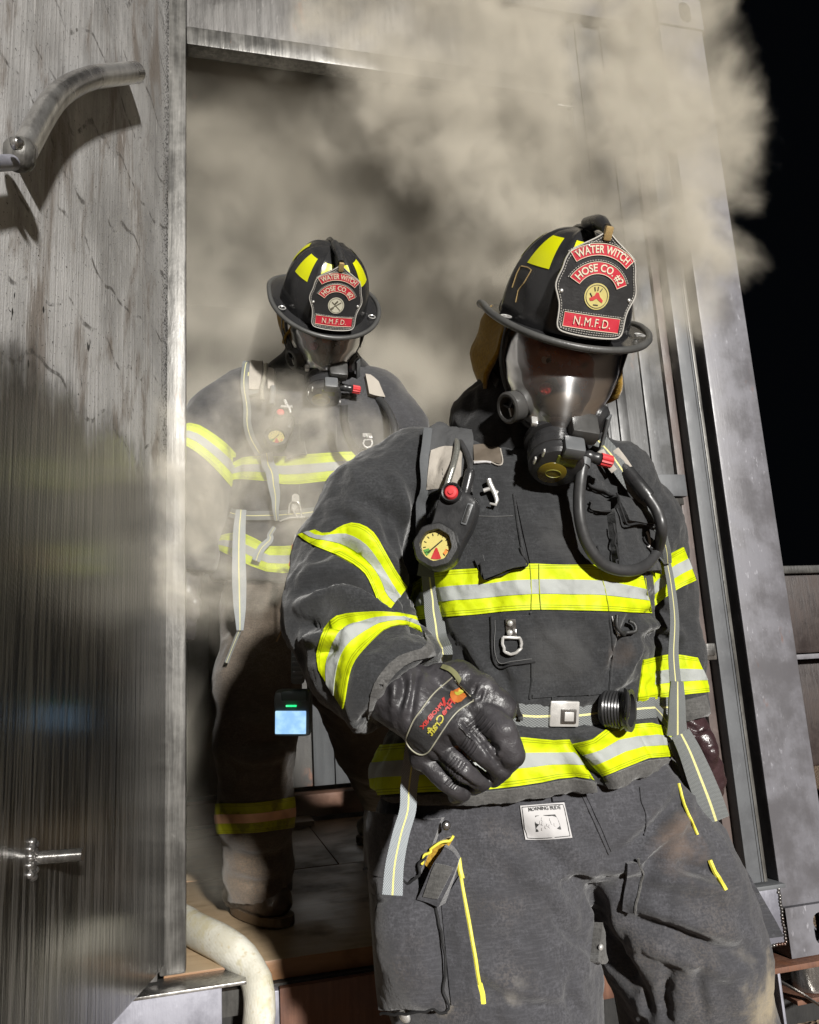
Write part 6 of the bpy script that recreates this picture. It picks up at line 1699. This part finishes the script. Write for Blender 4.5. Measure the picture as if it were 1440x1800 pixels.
band(t2, [(370, 1414), (390, 1412), (448, 1411), (508, 1402), (530, 1398)], [(370, 1466), (392, 1465), (448, 1463), (506, 1456), (530, 1452)], [1], t2o, 8, .003, (.36, .66), M_LIMEDIRT, M_COPPER, both=True)
M_BOOT2 = leather('boot_leather_brown', (.075, .050, .032), .5)
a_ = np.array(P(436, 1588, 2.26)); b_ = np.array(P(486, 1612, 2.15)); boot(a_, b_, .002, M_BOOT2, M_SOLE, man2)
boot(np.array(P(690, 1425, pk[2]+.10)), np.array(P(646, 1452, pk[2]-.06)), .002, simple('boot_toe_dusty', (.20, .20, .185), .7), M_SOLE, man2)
body('body', HEAD2, P(560, 670, 2.36), R2[1:]+[row(1040, 522, 148, .165, 2.31)], [(A2R[:5], [.08, .08, .08, .07, .05]), (A2L, [.07, .07, .065, .05])],
     [(Q1, [.10, .1, .09, .08, .075, .07]), (Q2, [.1, .1, .09, .08])], (-0.30, -.05, 0.10), (0.95, 1.45, 1.75), man2, (Rh, Fh))
fh = Field((-.20, -.1, 1.05), (0.70, 0.85, 1.80), .008)
fh.chain([hp3(HEAD2M, 0, -.03, -.03), hp3(HEAD2M, 0, -.035, -.10)], [.100, .092], .02)
fh.chain([hp3(HEAD2M, 0, -.03, -.08), P(560, 665, 2.36)], [.085, .11], .04)
fh.chain([P(500, 668, 2.34), P(620, 668, 2.34)], [.065, .065], .05)
fh.chain([hp3(HEAD2M, 0, .0, .03), hp3(HEAD2H, 0, 0, -.02)], [.105, .10], .03)
V, F, g_ = fh.nets(); hd2 = Surf(relax(V, F, 2), F, g_).mesh('hood', M_HOOD, man2)
bm = bmesh.new(); bm.from_mesh(hd2.data); inv = HEAD2M.inverted()
bmesh.ops.delete(bm, geom=[v for v in bm.verts if (inv @ v.co).y > .035 and abs((inv @ v.co).x) < .085 and -.16 < (inv @ v.co).z < .02], context='VERTS'); bm.to_mesh(hd2.data); bm.free()
fgl = Field((-0.25, -.1, .65), (.15, .45, 1.0), .005)
fgl.chain(pc((324, 990, 2.08), (320, 1030, 2.06), (320, 1060, 2.05)), [.058, .046, .042], .01)
for k, dx in enumerate((-14, -4, 6, 15)): fgl.chain(pc((318+dx, 1060, 2.05-.006*k), (319+dx*1.1, 1095, 2.03), (322+dx, 1118, 2.05)), [.017, .015, .012], .004)
fgl.chain(pc((331, 1035, 2.04), (342, 1060, 2.02), (342, 1082, 2.02)), [.019, .016, .013], .006)
V, F, g_ = fgl.nets(); Surf(V, F, g_).mesh('glove', M_GLOVE, man2)
# his breathing set
ba2 = empty('breathing_apparatus', 'breathing set on the farther firefighter, grey straps half lost in smoke', 'breathing set', tuple(P(550, 850, 2.3)), 'breathing sets')
p, n_ = c2.hit(485, 775)
cm2 = frame(P(485, 775, proj(p)[2]-.05), np.array(-CF*0.85+CU*.42+CR*.2), np.array(CR*.98+CU*.05))
build_console(cm2, ba2, 0.90)
c2.lay('shoulder_pad', [(432, 636), (445, 628), (462, 632)], [(430, 700), (445, 698), (462, 694)], M_WEB, ba2, .016, 5)
c2.lay('beige_patch', [(440, 646), (452, 643), (464, 646)], [(440, 690), (450, 691), (462, 690)], M_BEIGE, ba2, .020, 3)
c2.lay('beige_patch', [(474, 654), (480, 653), (486, 656)], [(474, 688), (480, 689), (484, 688)], M_BEIGE, ba2, .016, 3)
c2.lay('beige_patch', [(640, 664), (650, 666), (662, 676)], [(646, 696), (658, 700), (672, 702)], M_BEIGE, ba2, .016, 3)
tube('braided_hose', off3([(468, 640), (466, 660), (460, 682), (462, 704)], [.03, .036, .04, .05], c2, 16), .006, simple('braided_steel', (.42, .40, .33), .4, .6, .4, 300), ba2, 8)
tube('line_sleeve', off3([(480, 680), (479, 700), (478, 712)], [.04, .045, .05], c2, 6), .008, M_GREYPL, ba2, 10)
strap_px('shoulder_strap', [(434, 640), (430, 690), (436, 730), (448, 775), (462, 800)], [12, 12, 14, 16], M_WEB, ba2, c2, .018)
strap_px('chest_strap', [(476, 800), (480, 830), (486, 865), (490, 905)], [22, 22, 18, 8], M_WEBP, ba2, c2, .022)
strap_px('chest_strap', [(491, 930), (480, 945), (465, 965), (455, 985)], [7, 11, 14, 15], M_WEBP, ba2, c2, .020)
strap_px('waist_belt', [(400, 900), (440, 905), (500, 902), (560, 898), (640, 896)], [16], M_WEB, ba2, c2, .008)
strap_px('strap_tail', [(424, 896, 2.13), (421, 930, 2.12), (420, 980, 2.11), (421, 1040, 2.11), (422, 1085, 2.11), (422, 1108, 2.11)], [18, 22, 23, 25, 22, 12], M_WEBP, ba2)
strap_px('strap_tail', [(422, 1106, 2.12), (412, 1130, 2.11), (398, 1165, 2.10)], [7], M_WEB, ba2, n=12)
hq = [(604, 712, 2.07), (606, 745, 2.08), (618, 780, 2.10), (642, 806, 2.12), (668, 812, 2.13), (688, 794, 2.15), (694, 755, 2.18), (680, 718, 2.22), (660, 695, 2.25)]
tube('hose', [P(*q) for q in resample(hq, 50)], .011, M_HOSE, ba2, 12)
mesh('air_cylinder', *lathe_vf([(0, .24), (.03, .23), (.062, .19), (.07, .14), (.07, -.22), (.05, -.27), (0, -.285)], 28, frame(P(555, 800, 2.50), (0, 0, 1), (1, 0, 0))), M_GREYPL, ba2, True)
# ------------------------------------------------------------------ thermal camera hanging from his coat by a carabiner
tc = empty('thermal_camera', 'handheld thermal camera hanging by a carabiner, its square screen glowing pale blue', 'thermal camera', tuple(P(518, 1250, 2.0)))
dT = 1.98
tube('carabiner', resample(pc((521, 940, dT), (516, 962, dT), (512, 985, dT), (519, 992, dT), (528, 984, dT), (535, 960, dT), (540, 946, dT), (533, 938, dT), (526, 937, dT)), 30), .0042, M_CHROME, tc, 8)
ribbon('orange_tag', pc((521, 958, dT-.01), (519, 978, dT-.01), (515, 996, dT-.01)), [CR]*3, .022, simple('orange_label', (.62, .20, .09), .5), tc)
tube('lanyard', resample(pc((520, 990, dT), (517, 1060, dT+.01), (521, 1136, dT)), 24), .0028, M_RUBBER, tc, 6)
tube('lanyard', resample(pc((526, 990, dT), (540, 1040, dT), (505, 1090, dT), (486, 1128, dT)), 30), .0020, simple('tan_cord', (.30, .20, .10), .8), tc, 6)
vdir = -CF*.99+CU*.06; vdir /= np.linalg.norm(vdir)
def tbox(name, px, py, dd, w, h, dep, mat, bev, par=tc):
    fm = frame(P(px, py, dd), vdir, CR)
    bm = bmesh.new(); bbox_bm(bm, (0, 0, 0), (w, h, dep), None, bev)
    for v in bm.verts: v.co = fm @ v.co
    return bmobj(name, bm, mat, par, angle=35)
M_TCB = simple('camera_body', (.075, .088, .088), .45, 0, .2, 50)
tbox('grip', 524, 1170, dT, .032, .088, .034, M_TCB, .008)
for k in range(6): tbox('grip_rib', 524, 1146+9*k, dT-.018, .028, .0045, .004, M_GREYPL, .001)
bd_ = tbox('housing', 516, 1252, dT+.022, .092, .112, .060, M_TCB, .014)
tbox('housing_cap', 518, 1222, dT-.008, .064, .026, .03, simple('teal_housing', (.05, .075, .075), .5), .006)
def emis(name, c, s):
    t = NT(name); p = t.pos(); n = t.noise(p, 30, 3)
    e = t.n('Emission'); t.set(e.inputs[0], t.mix(t.ss(n, .35, .65), c, tuple(min(1, x*1.15+.12) for x in c))); e.inputs[1].default_value = s
    t.t.links.new(e.outputs[0], t.out.inputs['Surface']); return t.m
tbox('screen', 511, 1270, dT-.012, .076, .056, .006, emis('lit_screen', (.32, .58, .95), .75), .002)
tbox('status_light', 512, 1241, dT-.012, .026, .004, .006, emis('green_led', (.02, .9, .25), 1.0), .001)
# ------------------------------------------------------------------ fire hose coming over the sill
fhose = empty('fire_hose', 'cream canvas fire hose bending over the sill beside the left door post', 'fire hose', tuple(P(440, 1720, 1.78)*np.array([1, 1, 0])+np.array([0, 0, GZ])))
def canvas():
    t = NT('hose_canvas'); p = t.pos(); uv = t.n('UVMap').outputs[0]; u = t.n('SeparateXYZ', x0=uv).outputs[0]
    n = t.noise(p, 14, 5, .65); n2 = t.noise(p, 90, 3)
    c = t.mix(t.ss(n, .35, .65), (.46, .44, .36), (.60, .585, .51)); c = t.mix(t.ss(n2, .55, .75, 0, .5), c, (.36, .28, .14)); c = t.mix(t.ss(t.noise(p, 7, 4, .7), .55, .68, 0, .6), c, (.40, .34, .16))
    w = t.math('SINE', t.math('MULTIPLY', u, 900.0)); w2 = t.math('SINE', t.math('MULTIPLY', t.n('SeparateXYZ', x0=uv).outputs[1], 190.0))
    t.bsdf(Base_Color=c, Roughness=.85, Normal=t.bump(t.math('MULTIPLY', w, w2), .0004, .3)); return t.m
g0 = lambda x, y, z: tuple(on_plane(x, y, 2, z))
hz = [(-.35, .85, .042), g0(300, 1612, .042), g0(345, 1636, .044), tuple(P(392, 1660, 1.885)), tuple(P(430, 1690, 1.84)), tuple(P(452, 1728, 1.80)), tuple(P(456, 1775, 1.765)), tuple(P(450, 1830, 1.74)), (0.06, -.27, GZ+.16), (0.02, -.40, GZ+.055), (-.15, -.62, GZ+.042), (-.5, -.9, GZ+.04), (-1.6, -1.1, GZ+.04)]
hq = resample(hz, 120); rad = np.full(120, .0430)
dk = np.linalg.norm(hq-np.array(P(436, 1706, 1.81)), axis=1); rad *= 1-.10*np.exp(-(dk/.030)**2)
V, F = tube_vf(hq, rad, 22, .76)
fo = mesh('jacket', V, F, canvas(), fhose, True); uvl = fo.data.uv_layers.new(name='UVMap')
for lp in fo.data.loops: uvl.data[lp.index].uv = ((lp.vertex_index//22)/120, (lp.vertex_index % 22)/22)
tube('coupling', [(-1.6, -1.1, GZ+.045), (-1.75, -1.12, GZ+.05)], .05, M_BRASS, fhose, 20)
# ------------------------------------------------------------------ smoke
def smoke(name, blobs, scale, detail, gain, step, fine=False):
    t = NT(name); p = t.pos()
    w1 = t.n('TexNoise'); t.set(w1.inputs['Vector'], p); w1.inputs['Scale'].default_value = 2.6; w1.inputs['Detail'].default_value = 1
    wv = t.n('VectorMath', operation='SUBTRACT'); t.set(wv.inputs[0], w1.outputs['Color']); wv.inputs[1].default_value = (.5, .5, .5)
    ws = t.n('VectorMath', operation='SCALE'); t.set(ws.inputs[0], wv.outputs[0]); ws.inputs['Scale'].default_value = 0.20
    pw = t.n('VectorMath', operation='ADD'); t.set(pw.inputs[0], p); t.set(pw.inputs[1], ws.outputs[0])
    nz = t.noise(pw.outputs[0], scale, detail, 0.52, 0.0)
    total = None
    for (c, r, dens, amp, sharp) in blobs:
        d = t.n('VectorMath', operation='SUBTRACT'); t.set(d.inputs[0], p); d.inputs[1].default_value = tuple(c)
        q = t.n('VectorMath', operation='DIVIDE'); t.set(q.inputs[0], d.outputs[0]); q.inputs[1].default_value = tuple(r)
        l = t.n('VectorMath', operation='LENGTH'); t.set(l.inputs[0], q.outputs[0])
        b = t.math('SUBTRACT', 1.0, l.outputs['Value'])
        b = t.math('ADD', b, t.math('MULTIPLY', t.math('SUBTRACT', nz, 0.5), amp))
        b = t.ss(b, 0.0, sharp, 0.0, dens*gain)
        total = b if total is None else t.math('MAXIMUM', total, b)
    if fine:
        nf = t.noise(pw.outputs[0], 12.0, 3, 0.6, 0.0); total = t.math('MULTIPLY', total, t.ss(nf, 0.36, 0.66, 0.55, 1.45))
    total = t.math('MULTIPLY', total, t.ss(nz, 0.34, 0.64, 0.45, 1.25))
    vol = t.n('VolumePrincipled')
    vol.inputs['Color'].default_value = (0.93, 0.87, 0.745, 1)
    vol.inputs['Anisotropy'].default_value = -0.35
    t.set(vol.inputs['Density'], total)
    t.t.links.new(vol.outputs[0], t.out.inputs['Volume'])
    t.m.cycles.volume_step_rate = step
    return t.m
def w3(px, py, d): return tuple(P(px, py, d))
PLUME = [   # centre, radii, density, noise amplitude, edge softness
    (w3(900, 60, 2.15), (0.62, 0.20, 0.64), 7.5, 2.0, 0.8),
    (w3(1195, 110, 2.05), (0.28, 0.22, 0.60), 13.0, 1.35, 0.32),
    (w3(980, 330, 2.15), (0.46, 0.20, 0.46), 6.5, 2.0, 0.8),
    (w3(1130, 420, 2.12), (0.23, 0.14, 0.38), 7.5, 1.7, 0.7),
    (w3(430, 890, 1.97), (0.34, 0.10, 0.36), 7.0, 1.9, 0.8),
    (w3(640, 880, 1.98), (0.24, 0.10, 0.30), 7.0, 1.7, 0.8),
]
INSIDE = [
    (w3(760, 600, 2.60), (0.50, 0.36, 0.60), 6.0, 1.6, 0.9),
    (w3(600, 520, 2.66), (1.1, 0.6, 0.95), 2.0, 1.7, 1.0),
    (w3(620, 240, 2.75), (1.3, 0.6, 0.70), 3.4, 1.4, 1.0),
    (w3(640, 720, 2.15), (0.18, 0.10, 0.22), 4.0, 1.8, 0.8),
    (w3(560, 1300, 2.6), (0.9, 0.6, 0.5), 0.35, 2.0, 0.9),
]
def vbox(name, lo, hi, mat, label):
    sv = mesh(name, [(x, y, z) for z in (lo[2], hi[2]) for y in (lo[1], hi[1]) for x in (lo[0], hi[0])],
              [(0, 2, 3, 1), (4, 5, 7, 6), (0, 1, 5, 4), (2, 6, 7, 3), (0, 4, 6, 2), (1, 3, 7, 5)], mat)
    tag(sv, label, 'smoke', kind='stuff')
vbox('smoke', (-0.30, -0.50, 0.55), (2.30, 0.072, 3.20), smoke('plume_smoke', PLUME, 4.2, 4, 1.0, 0.33, True), 'pale brown smoke billowing up over the container front into the night')
vbox('smoke', (-0.05, 0.076, 0.05), (1.21, 1.88, 2.66), smoke('room_smoke', INSIDE, 3.4, 3, 1.0, 0.7), 'grey brown smoke filling the inside of the doorway')
